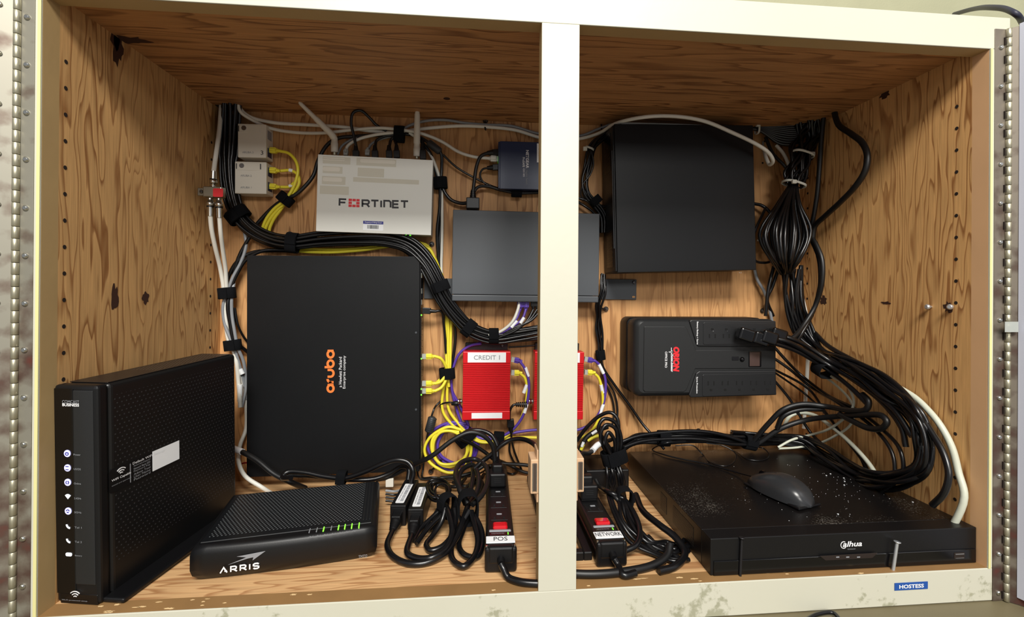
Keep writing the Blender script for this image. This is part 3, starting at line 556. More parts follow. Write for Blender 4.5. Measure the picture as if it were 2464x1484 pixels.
# --- surface jack boxes
for (tl, tr, bl, lab, three, plugs) in (((572, 297), (640, 299), (568, 378), 'white surface jack box marked 3 above the other one', True, (362,)), ((565, 388), (641, 390), (567, 465), 'white surface jack box with two yellow plugs below the one marked 3', False, (410, 449))):
    S = Wall('jack_box', tl, tr, bl, 32, lab, 'jack box'); w_, h_ = S.w, S.h
    b = MB(); b.box((0, -.032, -h_), (w_, -.0005, 0), .0012, 2); body = b.build('housing', 'white', S.t)
    b = MB(); b.box((w_*.05, -.0326, -h_*.27), (w_*.80, -.0318, -h_*.04), .0004, 1); b.build('name_window', 'white', S.t)
    for u in ((.06, .82) if not three else (.04,)): plate((w_*u, -.0327, -h_*.15), XA, UP, .0016, h_*.17, 'ink', S.t, 'slot', .0002)
    q = Vector((w_*.22, -.0326, -h_*.13)); b = MB(); b.lathe(q, q+Vector((0, -.0008, 0)), [(0, .0046), (1, .0042)], 16); b.build('screw', 'screw', S.t)
    if three: text('3', (w_*.86, -.0322, -h_*.85), XA, UP, .0048, .0078, 'ink', S.t); text('ARUBA 3', (w_*.36, -.0322, -h_*.85), XA, UP, .020, .0036, 'inkg', S.t)
    else: text('ARUBA 2', (w_*.36, -.0322, -h_*.44), XA, UP, .020, .0036, 'inkg', S.t); text('ARUBA 1', (w_*.36, -.0322, -h_*.81), XA, UP, .020, .0036, 'inkg', S.t)
    for v in ((.27, .73) if not three else (.27, .80)):
        b = MB(); b.box((w_-.0004, -.0255, -h_*v-.0085), (w_+.0006, -.0085, -h_*v+.0085), .0003, 1); b.build('jack_opening', 'navy' if v > .3 or not three else 'inkg', S.t)
# --- slate grey rack switch behind the centre post
S = Wall('rack_switch', (1090, 504), (1443, 514), (1089, 724), 48, 'slate grey rack switch with two mounting ears behind the cream centre post', 'network switch')
seam = S.L(1090, 708).z
b = MB(); b.box((0, -.048, seam+.0004), (S.w, -.003, 0), .0009, 2); b.build('case', 'steel_grey', S.t)
b = MB(); b.box((.0, -.048, -S.h), (S.w, -.004, seam-.0004), .0018, 2); b.build('front_bezel', 'steel_grey', S.t)
for x0, x1, y0, y1 in ((1021, 1088, 669, 719), (1446, 1531, 671, 721)):
    A = S.L(x0, y0, 4); B = S.L(x1, y1, 4); b = MB(); b.box((A.x, -.0045, B.z), (B.x, -.0020, A.z), .0005, 1); e = b.build('mounting_ear', 'steel_grey', S.t)
    for v in (.14, .86):
        c = Vector(((B.x-.006) if x0 > 1200 else A.x+.06, -.0045, A.z+(B.z-A.z)*v))
        if v < .5 or x0 < 1200: screw_in(e, c, (0, -1, 0), .0036)
        else: plate(c, XA, UP, .0065, .0040, 'ply_back', e, 'slot_hole', .0003, .0018)
b = MB()
for i in range(16): b.box((S.w*(.30+.030*i), -.040, -S.h-.0006), (S.w*(.30+.030*i)+.007, -.012, -S.h+.0002))
b.build('port_row', 'port', S.t)
# --- small navy switch
S = Wall('desktop_switch', (1203, 339), (1328, 343), (1201, 454), 34, 'small navy blue network switch partly behind the centre post', 'network switch')
b = MB(); b.box((0, -.034, -S.h), (S.w, -.006, 0), .0009, 2); b.build('case', 'navy', S.t)
b = MB(); b.box((-.0030, -.033, -S.h+.001), (0.0004, -.007, -.001), .0006, 1); b.build('port_face', 'navy', S.t)
for k, v in enumerate((.22, .36, .55)): plate((-.0030, -.020, -S.h*v), (0, 1, 0), UP, .014, .011, 'port' if k != 1 else 'greendot', S.t, 'network_port', .0006)
text('NETGEAR', S.L(1269, 383), DN, XA, .036, .0058, 'whitep', S.t, bold=.02); text('| Gigabit Switch', S.L(1267, 425), DN, XA, .031, .0050, 'inkg', S.t)
text('ProSAFE', S.L(1260, 390), DN, XA, .019, .0044, 'whitep', S.t, bold=.01); text('| GS105', S.L(1260, 413), DN, XA, .020, .0044, 'whitep', S.t)
A = S.L(1292, 345); B = S.L(1310, 391); pl = plate(((A.x+B.x)/2, -S.d, (A.z+B.z)/2), XA, UP, B.x-A.x, A.z-B.z, 'label', S.t, 'sticker', .0002); text('SWK', S.L(1298, 366), DN, XA, .014, .0040, 'ink', pl)
# --- black computer case, upper right
S = Wall('computer_case', (1478, 298), (1812, 301), (1478, 656), 87, 'big square black computer case hung high on the back wall right of the post', 'computer')
b = MB(); b.box((0, -.087, -S.h), (S.w, -.004, 0), .0010, 2); b.build('case', 'pc', S.t)
b = MB(); b.box((-.0030, -.084, -S.h+.002), (.0004, -.006, -.002), .0012, 2); b.build('front_bezel', 'matte', S.t)
b = MB()
for i in range(34): b.box((-.0038, -.070, -.012-i*.0022*1.0), (-.0026, -.030, -.0109-i*.0022)); b.box((-.0038, -.070, -S.h+.012+i*.0022), (-.0026, -.030, -S.h+.0131+i*.0022))
b.build('vent_grille', 'gloss', S.t)
A = S.L(1470, 362, 80).z; B = S.L(1470, 598, 80).z; b = MB(); b.box((-.0040, -.0800, B), (-.0028, -.0775, A), .0003, 1); b.build('trim_strip', 'steel_grey', S.t)
text('1|', S.L(1781, 656), XA, UP, .004, .002, 'inkg', S.t, 'printed_mark')
# --- battery backup (UPS) with ten outlets
S = Wall('battery_backup', (1528, 767), (1872, 768), (1528, 957), 90, 'black battery backup unit with red and white lettering and two rows of outlets', 'battery backup')
w_, h_ = S.w, S.h
def outline(x0, x1, z0, z1, r, n=6):
    p = []
    for cx_, cz_, a0 in ((x1-r, z1-r, 0), (x0+r, z1-r, 90), (x0+r, z0+r, 180), (x1-r, z0+r, 270)): p += [(cx_+r*math.cos(math.radians(a0+90*k/n)), cz_+r*math.sin(math.radians(a0+90*k/n))) for k in range(n+1)]
    return p
def shell(levels, name, mat, parent):
    b = MB(); n = None; vs = []
    for y, o in levels:
        n = len(o); vs += [Vector((x, y, z)) for x, z in o]
    fs = [(k*n+i, k*n+(i+1) % n, (k+1)*n+(i+1) % n, (k+1)*n+i) for k in range(len(levels)-1) for i in range(n)]
    b.add(vs, fs, True); b.add(vs[:n], [tuple(range(n))]); b.add(vs[-n:], [tuple(range(n))]); return b.build(name, mat, parent)
shell([(-.002, outline(-.001, w_, -h_, 0, .014)), (-.040, outline(-.001, w_, -h_, 0, .014)), (-.042, outline(0, w_-.001, -h_+.001, -.001, .014))], 'rear_shell', 'matte', S.t)
sh = shell([(-.0415, outline(.001, w_-.002, -h_+.002, -.002, .014)), (-.078, outline(0, w_, -h_, 0, .014)), (-.085, outline(.003, w_-.001, -h_+.003, -.002, .013)), (-.0885, outline(.009, w_-.004, -h_+.009, -.006, .011))], 'front_shell', 'black2', S.t)
LL = lambda x, y: (S.L(x, y).x, S.L(x, y).z)
def panel(pts, y0, y1, name, mat, bev=.0018):
    b = MB(); b.prism([LL(*p) for p in pts], y0, y1, 'xz', bev); return b.build(name, mat, S.t)
panel([(1550, 788), (1551, 785), (1648, 785), (1653, 790), (1675, 842), (1864, 842), (1866, 886), (1673, 887), (1652, 938), (1645, 943), (1552, 943), (1548, 938)], -.0880, -.0902, 'face_panel', 'black2')
for pts, y in ((((1658, 772), (1664, 769), (1866, 772), (1868, 834), (1680, 833), (1676, 829)), 0), (((1675, 897), (1682, 892), (1866, 892), (1868, 950), (1662, 956), (1657, 950)), 1)):
    panel(pts, -.080, -.0915, 'outlet_tray', 'tray')
r1 = panel([(1691, 777), (1694, 775), (1862, 777), (1864, 780), (1864, 826), (1694, 829), (1691, 826)], -.0912, -.0925, 'outlet_bank', 'tray')
r2 = panel([(1689, 903), (1692, 900), (1862, 897), (1864, 900), (1862, 948), (1692, 953), (1689, 950)], -.0912, -.0925, 'outlet_bank', 'tray')
def outlet(px, py, flip, parent):
    q = S.L(px, py); k = -1 if flip else 1; b = MB()
    for s_ in (-1, 1): b.box((q.x+s_*.0058-.0011, -.0929, q.z+k*.0055-.004), (q.x+s_*.0058+.0011, -.0924, q.z+k*.0055+.004))
    b.box((q.x-.0026, -.0929, q.z-k*.0075-.0020), (q.x+.0026, -.0924, q.z-k*.0075+.0022), .0004, 1); b.build('outlet', 'hole2', parent)
for i in range(5): outlet(1709.5+34*i, 928-1*i*.3, False, r2)
for i in range(5): outlet(1712.5+33.6*i, 801, True, r1)
for x_ in (1714, 1748): q = S.L(x_, 796); b = MB(); b.box((q.x-.0008, -.0932, q.z-.0008), (q.x+.0012, -.0926, q.z+.0006)); b.build('glint_contact', 'chrome', r1)
q = S.L(1785, 864); b = MB(); b.lathe(q, q+Vector((0, -.004, 0)), [(0, .0046), (.6, .0044), (1, .002)], 20); b.build('push_button', 'gloss', S.t)
q = S.L(1768, 862); b = MB(); b.box(q+Vector((-.006, -.0008, -.004)), q+Vector((.008, .0004, .004)), .003, 3); b.build('indicator_slot', 'gloss', S.t)
A = S.L(1803, 847); B = S.L(1829, 880); plate((A+B)/2+Vector((0, -.0003, 0)), XA, UP, B.x-A.x+.003, A.z-B.z+.003, 'gloss', S.t, 'display_bezel', .0012, .001); plate((A+B)/2+Vector((-.001, -.0015, 0)), XA, UP, B.x-A.x-.002, A.z-B.z, 'window', S.t, 'display', .0003)
text('ORION', S.L(1627, 864)+Vector((0, -.0003, 0)), DN, XA, .048, .0125, 'redp', S.t, bold=.07, shear=.15)
text('Power Systems', S.L(1617, 873)+Vector((0, -.0003, 0)), DN, XA, .034, .0045, 'whitep', S.t, bold=.02, shear=.2); text('OFFICE PRO', S.L(1602.5, 865)+Vector((0, -.0003, 0)), DN, XA, .031, .0044, 'whitep', S.t, bold=.015)
q = S.L(1613, 864)+Vector((0, -.0003, 0)); ribbon([[(0, .5), (.12, .5), (.15, .9), (.19, -.6), (.23, .9), (.25, .5), (1, .5)]], .0011, q, DN, XA, .046, .008, 'whitep', S.t, 'logo_line')
text('Battery Backup + Surge', S.L(1677, 801)+Vector((0, -.0014, 0)), DN, XA, .044, .0040, 'whitep', S.t, bold=.02); text('Surge Protection', S.L(1676, 926)+Vector((0, -.0014, 0)), DN, XA, .032, .0040, 'whitep', S.t, bold=.02)
# --- red finned network boxes
for tl, tr, bl, lab, word in (((1114, 846), (1229, 846), (1116, 1011), 'red finned network box labelled CREDIT 1 between the black switch and the post', 'CREDIT 1'), ((1287, 846), (1406, 847), (1289, 1010), 'second red finned network box mostly hidden behind the cream post', None)):
    S = Wall('network_box', tl, tr, bl, 42, lab, 'network box'); w_, h_ = S.w, S.h
    for nm, v0, v1 in (('end_plate', 0, .172), ('end_plate', .87, 1)):
        b = MB(); b.box((0, -.042, -h_*v1), (w_, -.012, -h_*v0), .0012, 2); b.build(nm, 'red', S.t)
    b = MB(); b.box((.0006, -.0395, -h_*.87), (w_-.0006, -.012, -h_*.172)); n = 26
    for i in range(n):
        z = -h_*(.18+.684*(i+.5)/n); b.box((.0002, -.042, z-.00105), (w_-.0002, -.039, z+.00105), .0005, 1)
    b.build('finned_body', 'red', S.t)
    b = MB(); b.box((.004, -.0115, -h_-.004), (w_-.004, -.001, .014), .0008, 1); b.build('mounting_bracket', 'matte', S.t)
    screw_in(S.t, (w_*.84, -.0115, .008), (0, -1, 0), .0030)
    pl = plate((w_*.5 if word else w_*.52, -.042, -h_*.084), XA, UP, w_*(.80 if word else .78), h_*.145, 'label', S.t, 'name_label', .0003)
    if word: text(word, (w_*.5, -.0423, -h_*.084), XA, UP, w_*.545, .0088, 'inkg', pl, bold=.01)
    plate((w_*.515, -.042, -h_*.935), XA, UP, w_*.64, h_*.082, 'label', S.t, 'name_label', .0003)
    q = S.L(tl[0], 970); b = MB(); b.lathe((q.x, -.025, q.z), (q.x-.010, -.025, q.z), [(0, .0058), (.2, .0058), (.22, .0048), (.6, .0048), (.62, .0055), (1, .0052)], 16); b.build('threaded_connector', 'chrome', S.t)
# ---------------------------------------------------------------- coax splitter
q = P(512, 462, 88); t = thing('coax_splitter', 'silver coax splitter with red tag fixed in the left rear corner', 'splitter', q)
mt = Matrix.Translation(q).inverted()
l_ = lambda px, py, d=88: mt @ P(px, py, d)
b = MB(); A = l_(494, 450); B = l_(538, 476); b.box((A.x, -.008, B.z), (B.x, .008, A.z), .0015, 2); b.build('housing', 'port', t)
b = MB(); A = l_(477, 452, 86); B = l_(497, 472, 86); b.box((A.x, -.001, B.z), (B.x, .003, A.z), .0012, 1); b.build('mounting_tab', 'port', t); screw_in(t, l_(485, 461, 89), (0, -1, 0), .0034)
A = l_(513, 453, 96.3); B = l_(537, 474, 96.3); plate(((A.x+B.x)/2, A.y, (A.z+B.z)/2), XA, UP, B.x-A.x, A.z-B.z, 'redp', t, 'red_tag', .0006, .002)
for a, c in (((513, 449), (514, 412)), ((506, 477), (506, 520)), ((527, 478), (528, 524))):
    a = l_(*a); c = l_(*c); b = MB(); b.lathe(a, c, [(0, .0042), (.2, .0042), (.21, .0062), (.42, .0062), (.43, .0050), (.5, .0048), (1, .0044)], 16); o = b.build('connector', 'chrome', t)
    b = MB(); b.lathe(a.lerp(c, .43), a.lerp(c, .50), [(0, .0058), (1, .0058)], 16); b.build('rubber_seal', 'matte', o)
# ---------------------------------------------------------------- things standing on the shelf
def floorframe(bl, br, z=0):
    A = Z(*bl, z); B = Z(*br, z); x = (B-A); x.z = 0; x.normalize(); return frame3(A, x, ZA.cross(x), ZA), (B-A).length
# --- tall gateway, left
m, w_ = floorframe((134, 1450), (241, 1445)); w_ = .0575
x_ = m.to_3x3() @ XA
bk = Z(566, 1186); top = CAM+ray(570, 846)*((.268-CAM.z)/ray(570, 846).z)
A = Z(134, 1450); br = Z(241, 1445); y_ = Vector((top.x-br.x, top.y-br.y, 0)); dep = y_.length; y_.normalize()
rx = Vector((y_.y, -y_.x, 0)); m = frame3(A+Vector((.001, 0, .0005)), rx, y_, ZA) @ Matrix.Rotation(math.radians(1.3), 4, 'X')
fx = .003+(CAM+ray(138, 930)*((A.y-CAM.y)/ray(138, 930).y)).z; hg = fx; 
t = thing('gateway_modem', 'tall black standing gateway with lit icons, pinhole side and printed wireless sticker', 'modem', m); w_ = .0560
dep = min(dep, .285)
b = MB(); b.box((0.0, .014, .0), (w_, dep, hg), .006, 4); gb = b.build('side_shell', 'gate_side', t)
b = MB(); b.box((.003, .016, hg-.0004), (w_-.003, dep-.01, hg+.0006), .0004, 1); b.build('top_grille', 'gate_top', t)
b = MB(); b.box((0, 0, 0), (w_, .0145, hg), .004, 3); b.build('front_frame', 'matte', t)
b = MB(); b.box((.0015, -.0008, .012), (w_*.46, .001, hg-.004), .0004, 1); b.build('glossy_icon_panel', 'gloss', t)
b = MB(); b.box((w_*.46, -.0008, .024), (w_-.005, .001, hg-.006), .0008, 2); b.build('grey_front_panel', 'black2', t)
b = MB(); b.box((w_-.002, .004, 0), (w_+.026, dep-.012, .006), .0025, 3); b.build('stand_foot', 'matte', t)
b = MB(); b.box((w_*.1, -.0004, 0.0), (w_*.95, .002, .012), .0004, 1); b.build('front_foot_panel', 'gloss', t)
FX = lambda u, v: Vector((u*w_, -.0010, v*hg))
text('COMCAST', FX(.42, .926), XA, UP, .0215, .0036, 'inkg', t); text('BUSINESS', FX(.42, .912), XA, UP, .0215, .0036, 'whitep', t, bold=.03)
vv = lambda py: 1-(py-930)/(1447-930)
for i, py in enumerate((1090, 1124, 1158, 1193, 1226, 1262, 1296, 1329)):
    c = FX(.325, vv(py)); R0 = .0042
    if i in (0, 1, 2, 4):
        b = MB(); b.lathe(c, c+Vector((0, -.0004, 0)), [(0, R0), (1, R0)], 20); o = b.build('icon_light', 'bluew', t)
        sy = {0: [arc(0, 0, 1, 1, 120, 420), [(0, .3), (0, 1.2)]], 1: [[(-1, .4), (1, .4)], [(-1, -.4), (1, -.4)]], 2: [[(-1, 0), (-.4, .6)], [(-1, 0), (-.4, -.6)], [(1, 0), (.4, .6)], [(1, 0), (.4, -.6)]], 4: [arc(0, -.6, 1, 1, 45, 135), arc(0, -.6, .5, .5, 45, 135)]}[i]
        ribbon(sy, .0008, c+Vector((0, -.0005, 0)), XA, UP, R0*1.1, R0*1.1, 'bluep', o, 'icon_symbol')
    elif i == 3:
        b = MB(); b.add([c+Vector((0, -.0003, -R0*.6))]+[c+Vector((R0*1.3*math.cos(math.radians(a)), -.0003, -R0*.6+R0*1.5*math.sin(math.radians(a)))) for a in range(45, 136, 15)], [(0, k+1, k+2) for k in range(6)]); b.build('icon_light', 'whitel', t)
    elif i < 7: ribbon([arc(.8, .8, 1, 1, 180, 270, 8)], .0021, c, XA, UP, R0*1.5, R0*1.5, 'whitel', t, 'icon_light')
    else: plate(c, XA, UP, R0*1.9, R0, 'whitel', t, 'icon_light', .0004, R0*.4)
    text(('Power', 'US/DS', 'Online', '2.4GHz', '5GHz', 'Tel 1', 'Tel 2', 'Battery')[i], FX(.325, vv(py+2))+Vector((.0125, 0, 0)), XA, UP, .009, .0022, 'inkg', t)
c = FX(.46, vv(1422)); ribbon([arc(0, 0, k, k, 45, 135, 8) for k in (.35, .7, 1.05)], .0010, c+Vector((0, -.0002, 0)), XA, UP, .0125, .0075, 'whitep', t, 'wireless_symbol'); text('Wi-Fi protected setup', FX(.44, vv(1438)), XA, UP, .033, .0018, 'inkg', t)
# sticker on the side
mi = m.inverted()
def SD(px, py):           # pixel on the gateway's right side face
    o = m @ Vector((w_, 0, 0)); n = m.to_3x3() @ XA; r = ray(px, py); k = (o-CAM).dot(n)/r.dot(n); return mi @ (CAM+r*k)
A, B, C_, D_ = SD(262, 1180), SD(433, 1100), SD(262, 1120), SD(433, 1040)
a0 = SD(320, 1160); a1 = SD(430, 1130)
y0, y1 = SD(262, 1170).y, SD(432, 1100).y; zc = (SD(345, 1100).z+SD(345, 1150).z)/2+.0; zh = SD(433, 1062).z-SD(433, 1106).z
zt, zb = SD(432, 1062).z, SD(318, 1160).z
pl = plate((w_, (y0+y1)/2, (zt+zb)/2), YA, UP, abs(y1-y0), (zt-zb)*1.12, 'matte', t, 'settings_sticker', .0004, .004)
xw = SD(365, 1120).y
plate((w_+.0004, (xw+y1)/2, (SD(400, 1072).z+SD(400, 1118).z)/2), YA, UP, abs(y1-xw)*.96, abs(SD(400, 1074).z-SD(400, 1120).z), 'label', pl, 'blank_box', .0002)
xl = SD(318, 1120).y
for k in range(7): text(('Default WiFi Settings', 'Network name and password', 'Network Name SSID', 'Password Key', 'Admin Tool', 'User Name', 'Password')[k], (w_+.0005, xl+(.5 if k else .9)*(xw-xl)*.95, zt-(zt-zb)*(.10+.135*k)), YA, UP, (xw-xl)*(1.7 if k < 1 else .85), .0028 if k else .0040, 'whitep' if k == 0 else 'inkg', pl)
for yy, h_ in ((xl-.003, .9), ): plate((w_+.0004, yy, (zt+zb)/2), YA, UP, .0009, (zt-zb)*.92, 'inkg', pl, 'divider_line', .0002)
yy = SD(291, 1130).y; ribbon([arc(0, 0, k, k, 45, 135, 8) for k in (.35, .7, 1.05)], .0011, (w_+.0004, yy, SD(291, 1131).z), YA, UP, .012, .0075, 'whitep', pl, 'wireless_symbol'); text('WiFi Capable', (w_+.0005, yy, SD(291, 1147).z), YA, UP, .026, .0036, 'whitep', pl, bold=.01); text('tested and approved', (w_+.0005, yy, SD(291, 1159).z), YA, UP, .026, .0020, 'inkg', pl)
# --- flat modem with perforated lid
def quadbox(fl, fr, bl_top, br_top, h):
    A = Z(*fl); B = Z(*fr); T0 = Z(bl_top[0], bl_top[1], h); T1 = Z(br_top[0], br_top[1], h); return A, B, T0, T1
A = Z(456, 1408); B = Z(907, 1345); hm = (CAM+ray(457, 1316)*((A.y-CAM.y)/ray(457, 1316).y)).z
T1 = Z(921, 1151, hm*1000); x = (B-A); x.z = 0; w_ = x.length; x.normalize(); y = ZA.cross(x); dep = (T1-B).dot(y)
m = frame3(A, x, y, ZA); mi = m.inverted()
M['arris_top'].node_tree  # lid pattern runs the lid's own width and depth
t = thing('telephony_modem', 'flat black modem with perforated lid and five green lights lying on the shelf', 'modem', m)
hh = hm*.97
def bowed(n=14, z0=0.0, z1=hh, inset=0, bow=.006):
    p = []
    for i in range(n+1): u = i/n; p.append((inset+u*(w_-2*inset), inset-bow*4*u*(1-u)))
    return p
bot = bowed(); sh = []
def ring(z, ins, bow): 
    f = [(ins+(w_-2*ins)*i/14, ins-bow*4*(i/14)*(1-i/14)) for i in range(15)]; return [Vector((p[0], p[1], z)) for p in f]+[Vector((w_-ins, dep-ins, z)), Vector((ins, dep-ins, z))]
lev = [(0, .010, .004), (.010, .002, .006), (.018, 0, .007), (hh-.010, 0, .007), (hh-.004, .0015, .007), (hh-.001, .004, .007), (hh, .007, .007)]
b = MB(); vs = []; n = 17
for z, ins, bow in lev: vs += ring(z, ins, bow)
b.add(vs, [(k*n+i, k*n+(i+1) % n, (k+1)*n+(i+1) % n, (k+1)*n+i) for k in range(len(lev)-1) for i in range(n)], False); b.add(vs[:n], [tuple(range(n))]); b.add(vs[-n:], [tuple(range(n))])
ab = b.build('case', 'matte', t)
for p in ab.data.polygons: p.use_smooth = abs(p.normal.z) < .98 and abs(p.normal.x) < .9
b = MB(); b.box((.008, .010, hh-.0006), (w_-.008, dep-.007, hh+.0008), .0006, 1)
M['arris_top'] = dots('perforated black lid with glints', '0e1013', '6a6e70', 'X', 'Y', .0048, .27, .4, fade=(('X', .014, w_-.022), ('Y', .020, dep-.010)))  # pale dot colour stands in for glints on the hole rims
b.build('perforated_lid', 'arris_top', t)
for i in range(3): b = MB(); b.box((w_-.020+i*.0045, .020, hh+.0004), (w_-.0190+i*.0045, dep-.012, hh+.0012), .0002, 1); b.build('lid_rib', 'black2', t)
FA = lambda px, py: mi @ (CAM+ray(px, py)*(((m @ Vector((0, -.006, 0)))-CAM).dot(y)/ray(px, py).dot(y)))
def capital(ch, x):
    if ch == 'A': return [[(x, 0), (x+.5, 1), (x+1, 0)], [(x+.62, .28), (x+1, .28)]], 1.55
    if ch == 'R': return [[(x, 0), (x, 1), (x+.6, 1), (x+.8, .85), (x+.8, .6), (x+.6, .45), (x, .45)], [(x+.4, .45), (x+.9, 0)]], 1.4
    if ch == 'I': return [[(x, 0), (x, 1)]], .55
    if ch == 'S': return [[(x+.8, .85), (x+.6, 1), (x+.2, 1), (x, .85), (x, .65), (x+.2, .52), (x+.6, .48), (x+.8, .35), (x+.8, .15), (x+.6, 0), (x+.2, 0), (x, .15)]], 1
st = []; x_ = 0
for ch in 'ARRIS':
    a, wd = capital(ch, x_); st += a; x_ += wd
q0 = FA(529, 1371); q1 = FA(625, 1359); c = (q0+q1)/2; c.y = -.0068; ribbon(st, .0016, c, XA, UP, q1.x-q0.x, .0082, 'whitep', t, 'logo_lettering', .0003, .0004)
c = FA(592, 1340); c.y = -.0066; b = MB(); b.v = []; pts = [(-.018, -.0065), (.000, .0015), (-.010, .0035), (.022, .0065), (.006, -.0045), (.0045, .001), (.012, .0040), (-.004, .0005)]
b.prism([(c.x+p[0], c.z+p[1]) for p in [(-.020, -.0060), (.001, .0005), (-.010, .0030), (.023, .0055), (.008, -.0045), (.009, -.0005), (.002, -.0012)]], -.0074, -.0078, 'xz'); b.build('logo_arrow', 'inkg', t)
c = FA(873, 1340); c.y = -.0038; text('TM722', c, XA, UP, .0115, .0042, 'inkg', t)
for i, px in enumerate((739, 757, 774, 793, 811, 827, 844, 862)):
    c = mi @ Z(px, 1294-(px-739)*.135, hm*990); on = i in (2, 4, 5, 6, 7)
    b = MB(); b.box((c.x-.0007 if on else c.x-.0006, .0010 if on else .002, hh-.006 if on else hh-.004), (c.x+.0007, .013, hh+.0014), .0004, 1); b.build('indicator_light' if on else 'icon_mark', 'greenl' if on else 'inkg', t)
    if i < 7: ribbon([[(0, 0), (1, 1), (2, 0), (3, 1)]], .0006, c+Vector((.0045, .0, .0008)), XA, YA, .006, .004, 'inkg', t, 'printed_icon')
# --- power adapters with barcode labels
def adapter(A, B, back, zt, lab):
    a = Z(*A); bb = Z(*B); x = (bb-a); x.z = 0; w_ = x.length; x.normalize(); y0 = ZA.cross(x); bt = Z(back[0], back[1], zt); y = (bt-a); y.z = 0
    y.normalize(); x = Vector((y.y, -y.x, 0)); m = frame3(a, x, y, ZA); L = (bt-a).dot(y); t = thing('power_adapter', lab, 'power adapter', m, 'power adapters'); h = zt/1000
    b = MB(); b.box((0, 0, 0), (w_, L, h), .002, 3); b.build('case', 'matte', t)
    pl = plate((w_*.5, L*.45, h), (.0, 1, 0), (-1, 0, 0), L*.72, w_*.55, 'label', t, 'barcode_label', .0003, .002)
    q = random.Random(len(lab)); b = MB(); y_ = L*.14
    while y_ < L*.78:
        d_ = q.choice((.0006, .001, .0018)); b.box((w_*.48, y_, h+.0003), (w_*.68, y_+d_, h+.0006)); y_ += d_+q.choice((.0006, .0012))
    b.build('barcode', 'inkg', pl); text('ADAPTER INPUT 100-240V', (w_*.36, L*.45, h+.0004), (0, 1, 0), (-1, 0, 0), L*.55, .002, 'inkg', pl)
    b = MB(); b.box((w_*.12, -.0006, h-.0050), (w_*.88, .0006, h-.0044)); b.build('seam_line', 'black2', t)
    b = MB(); b.box((w_*.2, -.016, h*.15), (w_*.8, .002, h*.72), .002, 2); s = b.build('power_inlet_plug', 'matte', t)
    return t, m, w_, L, h
ad1 = adapter((938, 1266), (976, 1267), (974, 1153), 33, 'black adapter brick with white barcode label standing nearer the flat modem')
ad2 = adapter((980, 1276), (1018, 1276), (1005, 1161), 33, 'black adapter brick with white barcode label standing nearer the cord tangle')
# --- power strips
def strip(A, L, hh_, word, lab, o0, yaw):
    a = Z(*A); w_ = .0430; x = Matrix.Rotation(yaw, 3, 'Z') @ XA; y = ZA.cross(x); m = frame3(a+Vector((0, 0, .0005)), x, y, ZA)
    t = thing('power_strip', lab, 'power strip', m); h = hh_
    b = MB(); b.box((.001, .008, 0), (w_-.001, L, h*.55), .003, 2); b.build('base', 'gloss', t)
    b = MB(); b.box((.002, .006, h*.5), (w_-.002, L-.002, h), .004, 3); b.build('top_shell', 'matte', t)
    b = MB(); b.box((0, 0, 0), (w_, .011, h*.98), .004, 3); b.box((w_*.10, -.001, h*.35), (w_*.9, .010, h*1.03), .003, 2); e = b.build('end_cap', 'matte', t)
    b = MB(); b.lathe((w_*.5, .002, h*.55), (w_*.5, -.008, h*.50), [(0, .0055), (.7, .0050), (1, .0042)], 16); b.build('cord_grommet', 'matte', e)
    for s_ in (.06, .94): b = MB(); b.lathe((w_*s_, .006, h*.92), (w_*s_, .006, h*1.01), [(0, .0018), (1, .0014)], 10); b.build('rivet', 'chrome', e)
    yb = .0110; b = MB(); b.box((w_*.04, yb, h-.0004), (w_*.96, yb+.017, h+.0010), .0005, 1); lb = b.build('name_tag', 'label', t)
    text(word, (w_*.5, yb+.009, h+.0011), XA, YA, w_*(.44 if word == 'POS' else .86), .0098, 'ink', lb)
    y_ = yb+.019; b = MB(); b.box((w_*.15, y_, h-.0005), (w_*.85, y_+.009, h+.0006), .0004, 1); b.build('rating_plate', 'gloss', t); text('SURGE PROTECTED', (w_*.42, y_+.0045, h+.0007), XA, YA, w_*.42, .0024, 'inkg', t)
    b = MB(); b.box((w_*.74, y_+.002, h), (w_*.77, y_+.007, h+.0012)); b.build('ground_light', 'greendot', t)
    y_ += .0105; b = MB(); b.box((w_*.14, y_, h-.001), (w_*.86, y_+.0045, h+.0016), .0008, 1); b.build('switch_bezel', 'inkg', t)
    b = MB(); b.box((w_*.26, y_+.0045, h-.001), (w_*.76, y_+.020, h+.0055), .003, 3); b.build('rocker_switch', 'redsw', t)
    for k in range(6):
        yo = o0+k*.0395
        if yo > L-.018: break
        o = MB(); o.box((w_*.2, yo-.011, h-.0004), (w_*.8, yo+.0125, h+.0007), .0015, 2); oo = o.build('outlet', 'matte', t)
        s = MB()
        for q in (-1, 1): s.box((w_*.5+q*.0070-.0012, yo-.009, h+.0005), (w_*.5+q*.0070+.0012, yo-.002, h+.0012))
        s.build('outlet_slots', 'hole2', oo)
        s = MB(); s.box((w_*.5-.0040, yo+.0045, h+.0005), (w_*.5+.0040, yo+.0085, h+.0014), .0010, 1); s.build('ground_contact', 'inkg', oo)
    return t, m, w_, L, h
ps1 = strip((1166, 1381), .305, .034, 'POS', 'black power strip with red switch and white tag reading POS left of the post', .085, math.radians(-1.3))
ps2 = strip((1436, 1368), .290, .034, 'NETWORK', 'black power strip with white tag reading NETWORK right of the post', .100, math.radians(.3))
